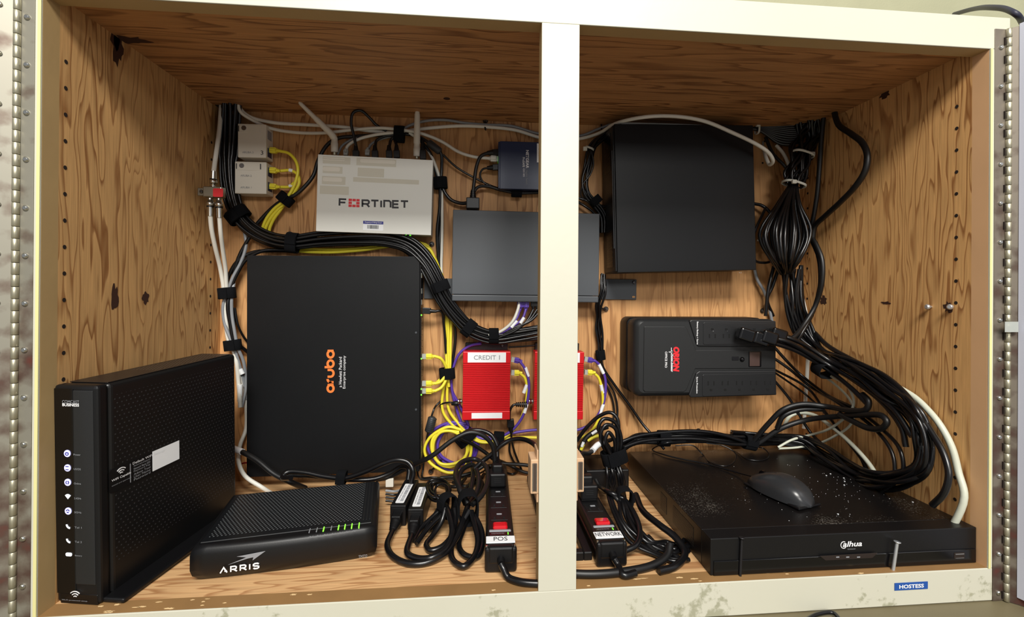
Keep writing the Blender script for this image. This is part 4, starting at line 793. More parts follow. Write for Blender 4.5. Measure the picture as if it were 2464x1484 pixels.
def acplug(m, w_, h, y, lab, hgt=.034, name='power_plug', square=False, lean=0):
    """cord plug standing on an outlet of a strip; returns the world point where the cord leaves"""
    base = Vector((w_*.5, y, h+.0008)); t = thing(name, lab, 'power plug', m @ Matrix.Translation(base))
    b = MB(); b.box((-.0145, -.014, 0), (.0145, .014, .024), .003, 2); b.build('plug_body', 'matte', t)
    b = MB(); b.box((-.0095, .0, .020), (.0095, .016, hgt), .003, 2)
    pts = [Vector((0, .014, hgt*.7)), Vector((0, .024, hgt*.80)), Vector((0, .036, hgt*1.0))]; n_ = 0
    for k in range(5):
        a = pts[0].lerp(pts[2], .12+.19*k); c = a+(pts[2]-pts[0]).normalized()*.0028; b.lathe(a, c, [(0, .0074-.0007*k), (1, .0070-.0007*k)], 14)
    b.tube(cr(pts, 4), .0040, 10); b.build('strain_relief', 'matte', t)
    for k in range(3): plate((0, -.0142, .010+.003*k), XA, UP, .012, .0008, 'black2', t, 'grip_ridge', .0004)
    return m @ Matrix.Translation(base) @ pts[2]
e1 = acplug(ps1[1], ps1[2], ps1[4], .200, 'black cord plug in the POS power strip behind its three free outlets')
e2 = acplug(ps2[1], ps2[2], ps2[4], .1395, 'black cord plug in the NETWORK power strip beside the post')
# --- recorder with a mouse on it
A = Z(1704, 1379); B = Z(2359, 1357); x = B-A; x.z = 0; w_ = x.length; x.normalize(); y = ZA.cross(x)
h = (CAM+ray(1704, 1290)*((A.y-CAM.y)/ray(1704, 1290).y)).z; T0 = Z(1512, 1081, h*1000); dep = (T0-A).dot(y); A = Vector((A.x, .0118, 0)); w_ = W-.0015-A.x; x, y = XA.copy(), YA.copy(); m = frame3(A, x, y, ZA); mi = m.inverted()
dep = min(dep, .335); DV = (m, w_, dep, h)
t = thing('video_recorder', 'wide flat dusty black recorder box on the shelf at the right', 'recorder', m)
b = MB(); b.box((0, .026, .001), (w_, dep, h), .0012, 2); b.build('metal_cover', 'dvr', t)
b = MB(); b.box((0, .001, .0005), (w_, .0258, h), .0012, 2); b.build('front_panel', 'matte', t)
b = MB(); b.box((.004, -.0006, .0008), (w_*.995, .0012, h*.40), .0006, 1); b.build('lower_front_strip', 'gloss', t)
FD = lambda px, py: mi @ (CAM+ray(px, py)*(((m @ Vector((0, -.0006, 0)))-CAM).dot(y)/ray(px, py).dot(y)))
q = FD(2041, 1338); b = MB(); b.prism([(q.x-.042, q.z+.0028), (q.x+.042, q.z+.0034), (q.x+.034, q.z-.0030), (q.x-.034, q.z-.0034)], -.0010, -.0022, 'xz', .0004); b.build('indicator_recess', 'hole', t)
for px in (2013, 2037, 2063): q = FD(px, 1338); q.y = -.0024; plate(q, XA, UP, .0045, .0014, 'inkg', t, 'indicator_icon', .0003)
q0 = FD(2025, 1311); q1 = FD(2076, 1309); c = (q0+q1)/2; c.y = .0008
ribbon([arc(0, 0, 1, 1, 60, 320, 20)], .0009, Vector((q0.x+.0036, .0008, c.z-.0006)), XA, UP, .0082, .0098, 'whitep', t, 'logo_ring'); text('alhua', c+Vector((.0014, 0, .0004)), XA, UP, q1.x-q0.x-.0028, .0074, 'whitep', t, 'logo_lettering', bold=.02, shear=.2); text('TECHNOLOGY', c+Vector((0, 0, -.0066)), XA, UP, .012, .0015, 'inkg', t)
q = FD(2308, 1336); b = MB(); b.box((q.x-.0080, -.0012, q.z-.0042), (q.x+.0080, -.0004, q.z+.0042), .0005, 1); u = b.build('usb_socket', 'hole', t); b = MB(); b.box((q.x-.0066, -.0016, q.z+.0018), (q.x+.0066, -.001, q.z+.0030)); b.box((q.x-.0066, -.0016, q.z-.0034), (q.x+.0066, -.001, q.z-.0028)); b.build('socket_lip', 'chrome', u)
M['vent2'] = dots('recorder side vents', '101011', '020202', 'Y', 'Z', .0046, .34, .45, bump=.8)
for y0, y1 in ((.050, .120), (.145, .170)): b = MB(); b.box((-.0004, y0, h*.25), (.0004, y1, h*.80)); b.build('side_vent', 'vent2', t)
b = MB(); qr = random.Random(11)
for k in range(150):
    px = qr.gauss(1990, 120); py = qr.gauss(1165, 50)
    if k < 8: px, py = ((1988, 1144), (1998, 1140), (2030, 1150), (2032, 1158), (2031, 1167), (2046, 1150), (2196, 1208), (2016, 1237))[k]
    c = mi @ Z(px, py, h*1000); s_ = qr.uniform(.00012, .0004) if k >= 8 else .0008
    if .03 < c.y < dep-.01 and .01 < c.x < w_-.01: b.box((c.x-s_, c.y-s_, h), (c.x+s_*1.5, c.y+s_, h+s_), .0001, 1)
o = b.build('dust_crumbs', 'label', t); o['kind'] = 'stuff'
# mouse
mA = Z(1953, 1226, h*1000); mB = Z(1812, 1158, h*1000+2); ax = (mB-mA); Lm = .110; ax.z = 0; ax.normalize(); sd = ZA.cross(ax); mm = frame3(mA+Vector((0, 0, .0012)), ax, sd, ZA)
t = thing('computer_mouse', 'black computer mouse resting on the dusty recorder', 'mouse', mm)
N = 22; Kk = 16; vs = []; fs = []
for i in range(N+1):
    u = i/N; wd = .030*(math.sin(math.pi*min(1, u*1.02+.0))**.42)*(1-.10*math.cos(2*math.pi*(u-.45))*.6) if 0 < u < 1 else .0005
    if u > .93: wd = max(wd, .012*(1-u)/.07+.006)
    hz = .036*(math.sin(math.pi*(u*.86+.09))**.75)*(1.0-.28*u); 
    for k in range(Kk+1):
        a = math.pi*k/Kk; cx_ = math.cos(a); sn = math.sin(a)
        vs.append(Vector((u*Lm, math.copysign(abs(cx_)**.75, cx_)*wd, .002+max(0, sn)**.65*hz*(.35 if i in (0, N) else 1)*(min(1, .45+u*5))*(min(1, .5+(1-u)*5)))))
for i in range(N):
    for k in range(Kk): a = i*(Kk+1)+k; fs.append((a, a+1, a+Kk+2, a+Kk+1))
b = MB(); b.add(vs, fs, True); base = [vs[i*(Kk+1)] for i in range(N+1)]+[vs[i*(Kk+1)+Kk] for i in reversed(range(N+1))]
b.add(base, [tuple(range(len(base)))]); M['mouse'] = plain('worn satin black mouse', '2b2c2e', .28, bump=.05); b.build('shell', 'mouse', t)
b = MB(); b.box((.002, -.024, 0), (Lm-.006, .024, .004), .0015, 2); b.build('base_plate', 'matte', t)
def mtop(u, v): # height of the mouse's back
    i = u*N; i0 = int(i); k = int(round((math.acos(max(-1, min(1, v)))/math.pi)*Kk)); return vs[i0*(Kk+1)+k]
b = MB(); b.tube([mtop(u, 0)+Vector((0, 0, .0002)) for u in (.58, .66, .74, .82, .90, .95)], .0006, 6); b.build('button_split', 'hole', t)
b = MB(); p = mtop(.80, 0); b.cyl(p+Vector((0, -.003, -.003)), p+Vector((0, .003, -.003)), .0065, n=18); b.build('scroll_wheel', 'gloss', t)
# --- small black box behind the NETWORK strip
A = Z(1402, 1180); q = P(1402, 1150, 70)
m = frame3(Vector((P(1398, 1100, 60).x, D-.095, 0)), XA, YA, ZA); t = thing('equipment_box', 'small flat black equipment box in the rear behind the NETWORK strip', 'equipment box', m)
b = MB(); b.box((0, 0, 0), (.085, .085, .038), .002, 2); b.build('case', 'matte', t); b = MB(); b.box((.01, .002, .0378), (.075, .060, .0388), .0004, 1); b.build('top_panel', 'gloss', t)
# --- empty black frame lying behind the centre post
y0_, y1_ = .060, D-.045; x0_, x1_ = Z(1262, 1128, 6).x, Z(1262, 1128, 6).x+.062
m = Matrix.Translation((x0_, y0_, 0)); t = thing('metal_frame', 'thin black metal frame lying on the shelf behind the centre post', 'frame', m); wdt = x1_-x0_; dp = y1_-y0_
for lo, hi, nm in (((0, 0, 0), (.012, dp, .012), 'side_bar'), ((wdt-.012, 0, 0), (wdt, dp, .012), 'side_bar'), ((.012, dp-.012, 0), (wdt-.012, dp, .012), 'cross_bar'), ((.012, 0, 0), (wdt-.012, .012, .012), 'cross_bar')):
    b = MB(); b.box(lo, hi, .0012, 1); b.build(nm, 'steel_black', t)
# ---------------------------------------------------------------- cables, straps, ties and clips
def FL(px, py, h=4): return Z(px, py, h)
def plug_on(c, A, B, col, w=12, h=8, clear=True):
    """network plug in world points as a part of cable c"""
    o = rj('', Pt(A), Pt(B), col, w, h, None, 'plug', clear)
    for q in [o]+list(o.children):
        for v in q.data.vertices: v.co = v.co-c.location
    o.parent = c; return o
def blackplug(c, A, B, r0=5.5, r1=3.5, mat='matte', name='plug', flat=True):
    A = Pt(A); B = Pt(B); b = MB(); t = (B-A).normalized()
    if flat:
        n = Vector((0, -1, 0)); n = (n-t*n.dot(t)).normalized(); m = frame3(A, t, t.cross(n)*-1, n); L = (B-A).length
        b.box((0, -r0/1000, -r0*.6/1000), (L*.6, r0/1000, r0*.6/1000), .001, 2, mat=m); b.lathe(A+t*L*.55, B, [(0, r1*1.2/1000), (.5, r1/1000), (1, r1*.8/1000)], 12)
    else: b.lathe(A, B, [(0, r0*.8/1000), (.1, r0/1000), (.55, r0/1000), (.62, r1*1.1/1000), (1, r1*.8/1000)], 16)
    for v in range(len(b.v)): b.v[v] = b.v[v]-c.location
    return b.build(name, mat, c)
def sleeve(c, pts, r, mat='label', name='cable_tag'):
    b = MB(); b.tube(cr([Pt(t) for t in pts], 4), r/1000, 12)
    b.v = [v-c.location for v in b.v]; return b.build(name, mat, c)
# --- black network cables from the upper left corner
G1 = 'black network cables in the run from the upper left corner'
run1 = [(552, 238, 34), (553, 262, 30), (552, 320, 24), (550, 400, 24), (557, 465, 24), (576, 520, 26), (610, 555, 28), (655, 577, 30), (702, 584, 32), (770, 576, 32), (850, 571, 34), (930, 574, 36), (985, 592, 40), (1022, 628, 44), (1046, 670, 46), (1066, 715, 44), (1096, 757, 42), (1130, 789, 40), (1185, 809, 38), (1245, 804, 36), (1310, 794, 36), (1346, 784, 34), (1366, 760, 32), (1370, 728, 30)]
bundle(run1, 15, 17, 9, 2.9, 'cable', 'thick black network cable in the swooping run from the upper left corner to the post', G1, seed=4, widths=lambda t: 1.1 if t < .12 else (.95 if t < .2 else .88), twist=.5, j=.16, sub=6)
strap((572, 517, 27), (24, 30), 21, 13, 22, 'black strap on the upper left cable run just below the jack boxes', tail=.2)
strap((704, 584, 32), (20, 2), 19, 13, 20, 'black strap on the cable run under the silver router', tail=-.2)
strap((1060, 689, 46), (12, 30), 17, 13, 20, 'black strap on the swooping cable run left of the slate grey switch', tail=.2)
strap((1128, 789, 40), (30, 24), 17, 13, 19, 'black strap on the cable run below the slate grey switch, left of two', tail=.1)
strap((1188, 808, 38), (30, 0), 15, 13, 19, 'black strap on the cable run directly above the CREDIT 1 box', tail=-.1)
for i, (a, px) in enumerate(((1, 1283), (2, 1292), (3, 1302))):
    c = cable([(1200+i*6, 812-i*5, 42), (1240, 795-i*4, 44), (1268+i*4, 772, 42), (px, 745, 34)], 2.6, 'cable', 'black network cable curving up into the underside of the slate grey switch', group='black cables rising into the slate switch'); blackplug(c, (px, 722, 32), (px, 748, 33), 5, 3)
for i, px in enumerate((1252, 1266)):
    c = cable([(1150, 826, 22), (1185, 808, 40), (1220, 793, 44), (px-10, 768, 42), (px, 742, 34)], 2.6, 'cable_p', ('purple network cable at the left end of the slate switch ports', 'purple network cable next to the black plugs under the slate switch')[i]); plug_on(c, (px, 716, 33), (px-1, 748, 34), 'cable_p')
    sleeve(c, [(px-22+i*8, 788-i*10, 45), (px-8+i*3, 772-i*8, 43)], 3.4)
c = cable([(1176, 806, 44), (1205, 797, 46), (1232, 775, 46), (1246, 745, 40), (1250, 726, 36)], 3.0, 'cable_w', 'white network cable curving up beside the purple plugs')
# --- white coax down the left corner and through the splitter
G2 = 'white coax'
cable([(534, 236, 22), (532, 258, 28), (528, 310, 40), (520, 370, 62), (514, 414, 88)], 3.8, 'cable_w', 'white coax cable from the cabinet ceiling into the top of the splitter')
cable([(506, 518, 88), (509, 550, 80), (518, 595, 62), (529, 640, 40), (537, 685, 28), (541, 720, 24), (544, 770, 22), (549, 815, 20), (566, 855, 20), (574, 920, 22), (578, 980, 30)], 3.8, 'cable_w', 'white coax cable from the left outlet of the splitter, the outer one')
cable([(528, 522, 88), (531, 560, 80), (536, 600, 62), (543, 650, 40), (545, 690, 30), (552, 740, 22), (556, 790, 20), (562, 830, 20), (578, 900, 14), (590, 960, 8), (592, 1030, 8), (578, 1070, 26), (574, 1110, 60), (590, 1145, 80), (630, 1172, 88), (655, 1188, None, 6)], 3.6, 'cable_w', 'white coax cable from the right outlet of the splitter, the inner one')
for i, pts in enumerate(([(588, 556, 16), (592, 590, 20), (580, 630, 24), (560, 668, 26), (548, 700, 26), (537, 735, 26), (540, 775, 24), (553, 812, 24), (566, 845, 22), (582, 900, 14), (594, 960, 8)], [(566, 645, 14), (563, 680, 22), (558, 710, 28), (558, 755, 26), (565, 800, 26), (572, 835, 24), (586, 870, 16), (592, 925, 10), (582, 980, 20)])):
    cable(pts, 3.0, 'cable_g', ('grey cable leaving the black run and crossing the white coax at the left', 'short grey cable passing both straps above the tall gateway')[i])
for i, pts in enumerate(([(706, 604, 12), (650, 603, 16), (605, 608, 18), (570, 630, 22), (548, 672, 20), (542, 712, 20), (543, 770, 18), (556, 825, 18)], [(690, 601, 16), (630, 604, 20), (592, 625, 22), (570, 660, 24), (556, 695, 24), (548, 735, 28), (556, 790, 24), (562, 830, 22)], [(612, 552, 20), (592, 585, 20), (574, 620, 22), (562, 665, 22), (556, 705, 24), (562, 770, 22), (568, 820, 22), (600, 850, 6)], [(565, 740, 22), (572, 780, 20), (585, 808, 12), (600, 828, 4)])):
    cable(pts, 3.4 if i < 3 else 2.2, 'cable', ('black cord arching from above the black switch to the outer left strap', 'black cord arching inside the outer one beside the black switch', 'black cord slanting down from the left run behind the grey cable', 'thin black cable slipping behind the left edge of the black switch')[i])
strap((546, 705, 26), (4, 40), 15, 9, 21, 'black strap holding white, grey and black cables at the left corner, upper of two', tail=.1)
strap((560, 830, 22), (4, 30), 15, 9, 20, 'black strap just above the tall gateway, lower of two at the left corner', tail=-.1)
cable([(578, 888, 18), (584, 900, 18)], 4.2, 'label', 'white paper tag on a cable behind the gateway, upper one', cat='cable tag', name='cable_tag'); cable([(578, 925, 24), (577, 965, 24)], 4.5, 'label', 'white paper tag on a cable behind the gateway, lower one', cat='cable tag', name='cable_tag')
c = cable([(560, 1078, 60), (585, 1088, 72), (620, 1108, 84), (660, 1140, 96), (700, 1160, 100), (735, 1174, None, 12)], 4.6, 'cable_m', 'thick black cord with white collar emerging behind the gateway'); sleeve(c, [(562, 1079, 61), (583, 1087, 71)], 5.6)
cable([(574, 1118, 20), (592, 1113, 30), (615, 1118, 40)], 1.6, 'cable_r', 'thin red wire between the gateway and the black switch', name='wire')
# --- white cables along the top
cable([(574, 240, 26), (580, 264, 24), (604, 282, 20), (660, 295, 16), (740, 300, 14), (830, 306, 14), (900, 316, 14), (960, 319, 14), (1000, 312, 12), (1100, 303, 12), (1168, 305, 12), (1240, 313, 12), (1300, 331, 12), (1350, 336, 12), (1398, 333, 12), (1440, 321, 16), (1482, 297, 70), (1540, 283, 104), (1610, 279, 110), (1690, 290, 114), (1760, 318, 116), (1822, 348, 116), (1850, 368, 112), (1860, 388, 100), (1852, 396, 84), (1843, 378, 70), (1838, 358, 50)], 3.5, 'cable_w', 'white cable along the top edge that loops in front of the computer case')
cable([(572, 240, 34), (578, 268, 30), (606, 288, 22), (650, 308, 16), (705, 318, 14), (775, 320, 16), (850, 312, 18), (915, 308, 20), (960, 312, 22), (1010, 320, 22), (1062, 340, 22), (1105, 366, 22), (1145, 378, 20), (1180, 381, 20)], 3.2, 'cable_w', 'white cable from the upper left corner plugged into the navy switch')
wp = [o for o in bpy.data.objects if o.get('label') == 'white cable from the upper left corner plugged into the navy switch'][0]; plug_on(wp, (1203, 383, 20), (1172, 381, 20), 'cable_w')
for i, pts in enumerate(([(832, 368, 22), (836, 352, 22), (860, 336, 24), (905, 324, 24), (960, 318, 22)], [(812, 372, 20), (822, 352, 18), (838, 340, 16), (860, 330, 14)], [(884, 368, 20), (892, 348, 18), (915, 335, 16), (950, 326, 16)])):
    c = cable(pts, 3.0 if i == 0 else 2.4, 'cable_w' if i == 0 else 'cable_g', ('white patch cable in the first socket of the silver router', 'grey cable behind the left antenna', 'thin grey cable between the black plugs of the silver router')[i])
    if i != 1: plug_on(c, (pts[0][0], 374, 24), (pts[0][0]+1, 356, 22), 'clear', 9, 7)
cable([(960, 318, 16), (985, 302, 14), (1030, 290, 12), (1075, 289, 10), (1120, 296, 10), (1168, 300, 10), (1230, 303, 10), (1300, 322, 8), (1398, 326, 8), (1440, 310, 10), (1500, 291, 14), (1580, 286, 18), (1640, 272, 20), (1688, 271, 18), (1720, 284, 16), (1755, 300, 16), (1800, 308, 18)], 2.8, 'cable_g', 'grey cable along the ceiling line from the router to the right end')
cable([(1482, 298, 20), (1540, 296, 22), (1620, 298, 24), (1700, 300, 24), (1780, 299, 20), (1822, 306, 20)], 2.6, 'cable_w', 'pale cable lying along the top of the computer case')
cable([(985, 320, 18), (1012, 338, 18), (1036, 372, 18), (1052, 410, 18), (1061, 445, 16), (1064, 520, 12), (1063, 600, 10), (1062, 650, 10), (1068, 700, 14)], 3.0, 'cable_w', 'white cable running down the wall right of the silver router')
# --- black cords feeding the silver router
G3 = 'black plugs in the rear of the silver router'
for pts, lab in (([(857, 352, 28), (851, 325, 30), (845, 295, 34), (850, 271, 36), (868, 266, 34), (888, 282, 28), (905, 300, 20), (930, 316, 16)], 'black cord making a tall loop above the silver router'), ([(903, 352, 26), (906, 338, 24), (925, 328, 20), (960, 324, 18)], 'black cord from the short plug in the middle of the silver router'), ([(937, 352, 26), (941, 336, 24), (952, 326, 22), (965, 322, 20)], 'black cord left of the close pair of plugs on the router'), ([(955, 354, 26), (951, 340, 22), (944, 328, 16), (925, 322, 12)], 'black cord right of the close pair of plugs on the router')):
    c = cable(pts, 2.8, 'cable', lab); blackplug(c, (pts[0][0], 380, 28), (pts[0][0]-1, 350, 27), 6, 4.2)
c = cable([(1018, 350, 26), (1016, 335, 22), (1000, 326, 18), (970, 322, 16)], 2.8, 'cable', 'black cord plugged in beside the right antenna'); blackplug(c, (1018, 384, 28), (1017, 345, 26), 6, 4.5)
cable([(965, 326, 12), (910, 325, 12), (860, 328, 14), (815, 332, 16), (788, 348, 18), (766, 385, 20), (754, 422, 24), (732, 450, 26), (708, 470, 26), (680, 482, 22), (650, 505, 14), (600, 560, 10)], 3.6, 'cable_m', 'black cord running down left of the silver router to the yellow cables')
c = cable([(975, 322, 14), (1005, 328, 18), (1030, 342, 26), (1060, 366, 26), (1063, 400, 20), (1060, 440, 18), (1058, 500, 14), (1052, 560, 12), (1057, 640, 10), (1068, 720, 12)], 3.2, 'cable', 'black cord with ferrite cylinder right of the silver router'); 
b = MB(); b.lathe(Pt((1030, 342, 26)), Pt((1060, 366, 26)), [(0, .0048), (.08, .0075), (.92, .0075), (1, .0048)], 16); b.v = [v-c.location for v in b.v]; b.build('ferrite', 'ferrite', c)
cable([(1010, 335, 20), (1036, 370, 18), (1048, 410, 16), (1056, 440, 16), (1062, 520, 10), (1056, 600, 8), (1064, 680, 8), (1070, 740, 12), (1074, 820, 10), (1076, 880, 12)], 3.2, 'cable_m', 'black cord hanging straight down the wall to the lower straps')
cable([(1066, 372, 24), (1098, 402, 16), (1146, 430, 12), (1190, 450, 14), (1235, 462, 16), (1300, 464, 16)], 2.2, 'cable', 'thin black wire slanting from the ferrite to the navy switch', name='wire')
cable([(1062, 440, 18), (1070, 462, 18), (1086, 481, 18), (1110, 489, 20), (1130, 487, 26)], 3.6, 'cable', 'black cord curling from the strap to the block plug')
strap((1060, 440, 18), (2, 30), 13, 9, 23, 'black strap on the black and white cables right of the silver router', tail=.1)
strap((961, 323, 18), (30, 2), 16, 9, 20, 'black strap on the white cables between the two antennas', tail=-.1)
t = thing('power_plug', 'black block shaped cord plug standing on the slate grey switch', 'power plug', P(1138, 488, 28)); b = MB(); b.box((-.013, -.012, -.013), (.013, .012, .009), .0018, 2); b.build('plug_body', 'black2', t)
b = MB(); 
for k in range(4): b.lathe((0, 0, .009+.004*k), (0, 0, .0118+.004*k), [(0, .0068-.0006*k), (1, .0066-.0006*k)], 14)
b.lathe((0, 0, .008), (0, 0, .026), [(0, .0052), (1, .0040)], 12); b.build('strain_relief', 'matte', t)
c = cable([(1138, 464, 28), (1142, 430, 26), (1148, 395, 24), (1158, 375, 24), (1180, 366, 22)], 3.4, 'cable_m', 'black cord rising from the block plug to the top of the navy switch'); blackplug(c, (1204, 366, 22), (1172, 368, 22), 6, 5)
cable([(1139, 464, 28), (1150, 450, 24), (1172, 448, 20), (1205, 457, 18), (1245, 464, 16), (1300, 463, 16)], 3.2, 'cable_m', 'black cord from the block plug along the underside of the navy switch')
c = cable([(1178, 404, 20), (1162, 407, 18), (1155, 420, 16), (1162, 437, 14), (1180, 448, 14), (1210, 458, 14)], 2.0, 'cable', 'thin black cord looping from the lower socket of the navy switch'); blackplug(c, (1204, 402, 20), (1172, 404, 20), 6, 4.5)
strap((1243, 463, 16), (30, 1), 9, 6, 21, 'black strap hanging under the navy switch')
# --- yellow patch cables
Y = 'cable_y'
for i, (y, pts) in enumerate(((362, [(672, 363, 20), (695, 369, 22), (712, 388, 24), (717, 412, 26), (710, 440, 26), (700, 462, 26), (685, 482, 26), (658, 504, 22), (638, 532, 20), (632, 560, 16), (648, 586, 12), (690, 600, 12), (770, 607, 14), (860, 603, 14), (940, 592, 14), (1000, 584, 14), (1034, 600, 14), (1052, 640, 14), (1070, 700, 20), (1078, 760, 20), (1078, 830, 18), (1078, 892, 20), (1066, 940, 16), (1066, 990, 14), (1092, 1025, 14), (1120, 1045, 18)]), (410, [(676, 411, 20), (700, 410, 20), (716, 420, 22), (720, 440, 24), (706, 466, 22), (690, 486, 22), (668, 505, 20), (648, 530, 18), (638, 560, 14), (655, 580, 10), (720, 596, 10), (800, 600, 10), (880, 596, 10), (960, 586, 10), (1024, 588, 10), (1046, 620, 12), (1066, 680, 16), (1084, 760, 16), (1084, 830, 16), (1082, 892, 18), (1076, 940, 14), (1080, 985, 14), (1104, 1020, 14), (1128, 1048, 18)]), (449, [(676, 450, 20), (698, 449, 20), (708, 440, 22), (706, 458, 20), (692, 480, 18), (674, 506, 18), (656, 532, 16), (648, 560, 12), (664, 584, 8), (740, 604, 8), (840, 600, 8), (920, 592, 8), (1010, 584, 8), (1056, 640, 10), (1074, 740, 14), (1072, 830, 14), (1074, 880, 18), (1066, 905, 20), (1050, 921, 22)]))):
    c = cable(pts, 2.9, Y, ('yellow patch cable from the jack box marked 3, making the widest curve', 'yellow patch cable from the upper socket of the lower jack box', 'yellow patch cable from the lowest jack socket')[i]); plug_on(c, (641, y-1, 17), (674, y+1, 19), Y, 11, 8)
    if i: sleeve(c, [(pts[0][0]+20, y-1, 20), (pts[0][0]+29, y+(1 if i == 1 else -3), 20)], 3.5)
for i, (y, pts) in enumerate(((857, [(1046, 857, 36), (1060, 862, 34), (1070, 876, 28), (1077, 896, 22), (1080, 930, 18)]), (922, [(1046, 923, 36), (1060, 918, 32), (1070, 906, 28), (1076, 890, 24)]), (940, [(1046, 941, 36), (1062, 932, 32), (1073, 914, 28), (1080, 892, 22)]))):
    c = cable(pts, 3.0, Y, ('yellow patch cable in the upper lit port of the black switch', 'yellow patch cable in the middle lit port of the black switch', 'yellow patch cable in the lowest lit port of the black switch')[i]); plug_on(c, (1016, y, 36), (1048, y, 36), Y, 11, 8)
c = cable([(1044, 749, 36), (1062, 749, 32), (1068, 780, 22), (1072, 830, 16), (1074, 870, 16)], 2.6, 'cable', 'black network cable in the top lit port of the black switch'); blackplug(c, (1016, 747, 36), (1050, 749, 36), 6, 3.5)
cable([(1090, 760, 30), (1096, 800, 20), (1092, 850, 14), (1084, 890, 14)], 3.0, 'cable', 'black cable falling from the swooping run to the middle strap')
strap((687, 479, 26), (-22, 24), 15, 10, 18, 'black strap on the yellow patch cables left of the silver router', tail=.1)
strap((1076, 898, 20), (2, 30), 15, 10, 22, 'black strap on the yellow cables beside the black switch', tail=-.1)
# purple pair down to the coil
for i, pts in enumerate(([(1158, 826, 26), (1130, 832, 18), (1106, 850, 16), (1092, 880, 14), (1086, 920, 14), (1096, 975, 12), (1112, 1020, 12), (1128, 1044, 16), (1180, 1056, 20), (1225, 1040, 22), (1254, 1008, 24), (1270, 960, 26), (1272, 915, 28), (1262, 885, 30), (1250, 868, 30)], [(1084, 900, 14), (1088, 940, 12), (1106, 975, 12), (1126, 1020, 14), (1132, 1046, 16), (1185, 1052, 18), (1230, 1042, 16), (1290, 1034, 14), (1340, 1036, 12), (1390, 1034, 14), (1420, 1020, 16), (1444, 990, 18), (1456, 950, 20), (1456, 910, 22), (1444, 880, 24), (1432, 868, 26)])):
    c = cable(pts, 2.8, 'cable_p', ('purple patch cable plugged into the CREDIT 1 box', 'purple patch cable plugged into the half hidden red box')[i]); x, y = ((1230, 865), (1406, 864))[i]; plug_on(c, (x, y-1, 28), (x+26, y+4, 28), 'cable_p', 11, 8)
    if i == 0: sleeve(c, [(1264, 884, 30), (1271, 905, 28)], 3.6); sleeve(c, [(1262, 993, 25), (1268, 972, 26)], 3.5)
    else: sleeve(c, [(1441, 876, 25), (1452, 898, 23)], 3.6); sleeve(c, [(1443, 998, 18), (1452, 972, 19)], 3.5)
for i, pts in enumerate(([(1128, 1050, 20), (1160, 1064, 22), (1200, 1058, 22), (1234, 1036, 18), (1254, 1006, 20), (1266, 965, 22), (1268, 930, 24), (1262, 908, 26), (1252, 899, 28)], [(1126, 1046, 20), (1160, 1058, 18), (1200, 1056, 16), (1260, 1052, 14), (1340, 1055, 12), (1390, 1054, 14), (1420, 1040, 14), (1440, 1010, 14), (1450, 975, 18), (1448, 935, 22), (1440, 908, 24), (1430, 898, 26)])):
    c = cable(pts, 2.9, Y, ('yellow patch cable plugged into the CREDIT 1 box', 'yellow patch cable plugged into the half hidden red box')[i]); x, y = ((1230, 896), (1406, 895))[i]; plug_on(c, (x, y, 28), (x+26, y+1, 28), Y, 11, 8)
    sleeve(c, [(1260, 945, 24), (1268, 925, 25)] if i == 0 else [(1446, 925, 23), (1450, 945, 20)], 3.6)
# the hanging coil
def coil(cx, cy, rx, ry, d, turns, col, lab, grp, seed, dr=0.0, a0=60):
    q = random.Random(seed); pts = []; n = int(turns*12)
    for k in range(n+1):
        a = math.radians(a0+360*k/12); w_ = 1+.05*math.sin(k*1.7+seed)-dr*k/n
        pts.append((cx+rx*w_*math.cos(a), cy-ry*w_*math.sin(a), d+2.0*math.sin(k*.9+seed)+5*k/n))
    return cable(pts, 2.9, col, lab, group=grp)
coil(1080, 1082, 56, 54, 24, 1.0, Y, 'outermost yellow loop of the coil beside the black switch', None, 1)
coil(1082, 1078, 45, 44, 26, 2.0, Y, 'doubled inner yellow loop of the coil beside the black switch', None, 3, .10)
coil(1090, 1072, 60, 58, 12, 1.0, 'cable_p', 'outer purple loop of the coil beside the black switch', None, 2)
coil(1100, 1070, 50, 52, 12, 2.0, 'cable_p', 'inner purple loops of the coil behind the yellow ones', None, 5, .14)
strap((1120, 1052, 20), (18, 20), 20, 14, 22, 'black strap at the top of the yellow and purple coil', tail=.2); strap((1200, 1056, 20), (30, 2), 14, 12, 20, 'black strap on the yellow and purple cables under the CREDIT 1 box', tail=-.1)
def clip(px, py, d, tox, toy, lab, w_=3.0):
    """screwed cable clip: screw head with a nylon loop"""
    c = P(px, py, d); t = thing('cable_clip', lab, 'cable clip', c); e = P(tox, toy, d+14)-c
    b = MB(); b.lathe((0, 0, 0), (0, -.002, 0), [(0, .0052), (1, .0050)], 18); n = (e*1.0); b.tube([Vector((0, -.001, 0)), e*.5+Vector((0, -.001, 0)), e], w_/1000, 8, flat=.5); b.build('clip_band', 'tieb', t); screw_in(t, (0, -.002, 0), (0, -1, 0), .0036)
clip(698, 563, 2, 702, 580, 'black screwed cable clip above the strap under the silver router'); clip(1039, 587, 2, 1025, 602, 'black screwed cable clip between the router and the slate grey switch'); clip(1037, 1134, 2, 1062, 1106, 'black screwed clip at the lower left of the yellow coil', 3.6)
clip(1168, 291, 2, 1168, 312, 'black screwed clip on the white cables left of the post'); clip(1446, 294, 2, 1449, 322, 'black screwed clip on the white cables right of the post'); clip(1458, 743, 2, 1443, 742, 'black screwed clip beside the rack switch ear'); clip(1835, 747, 2, 1842, 730, 'small black clip above the right end of the battery backup'); clip(1680, 1036, 2, 1682, 1046, 'small black clip on the wall behind the recorder')
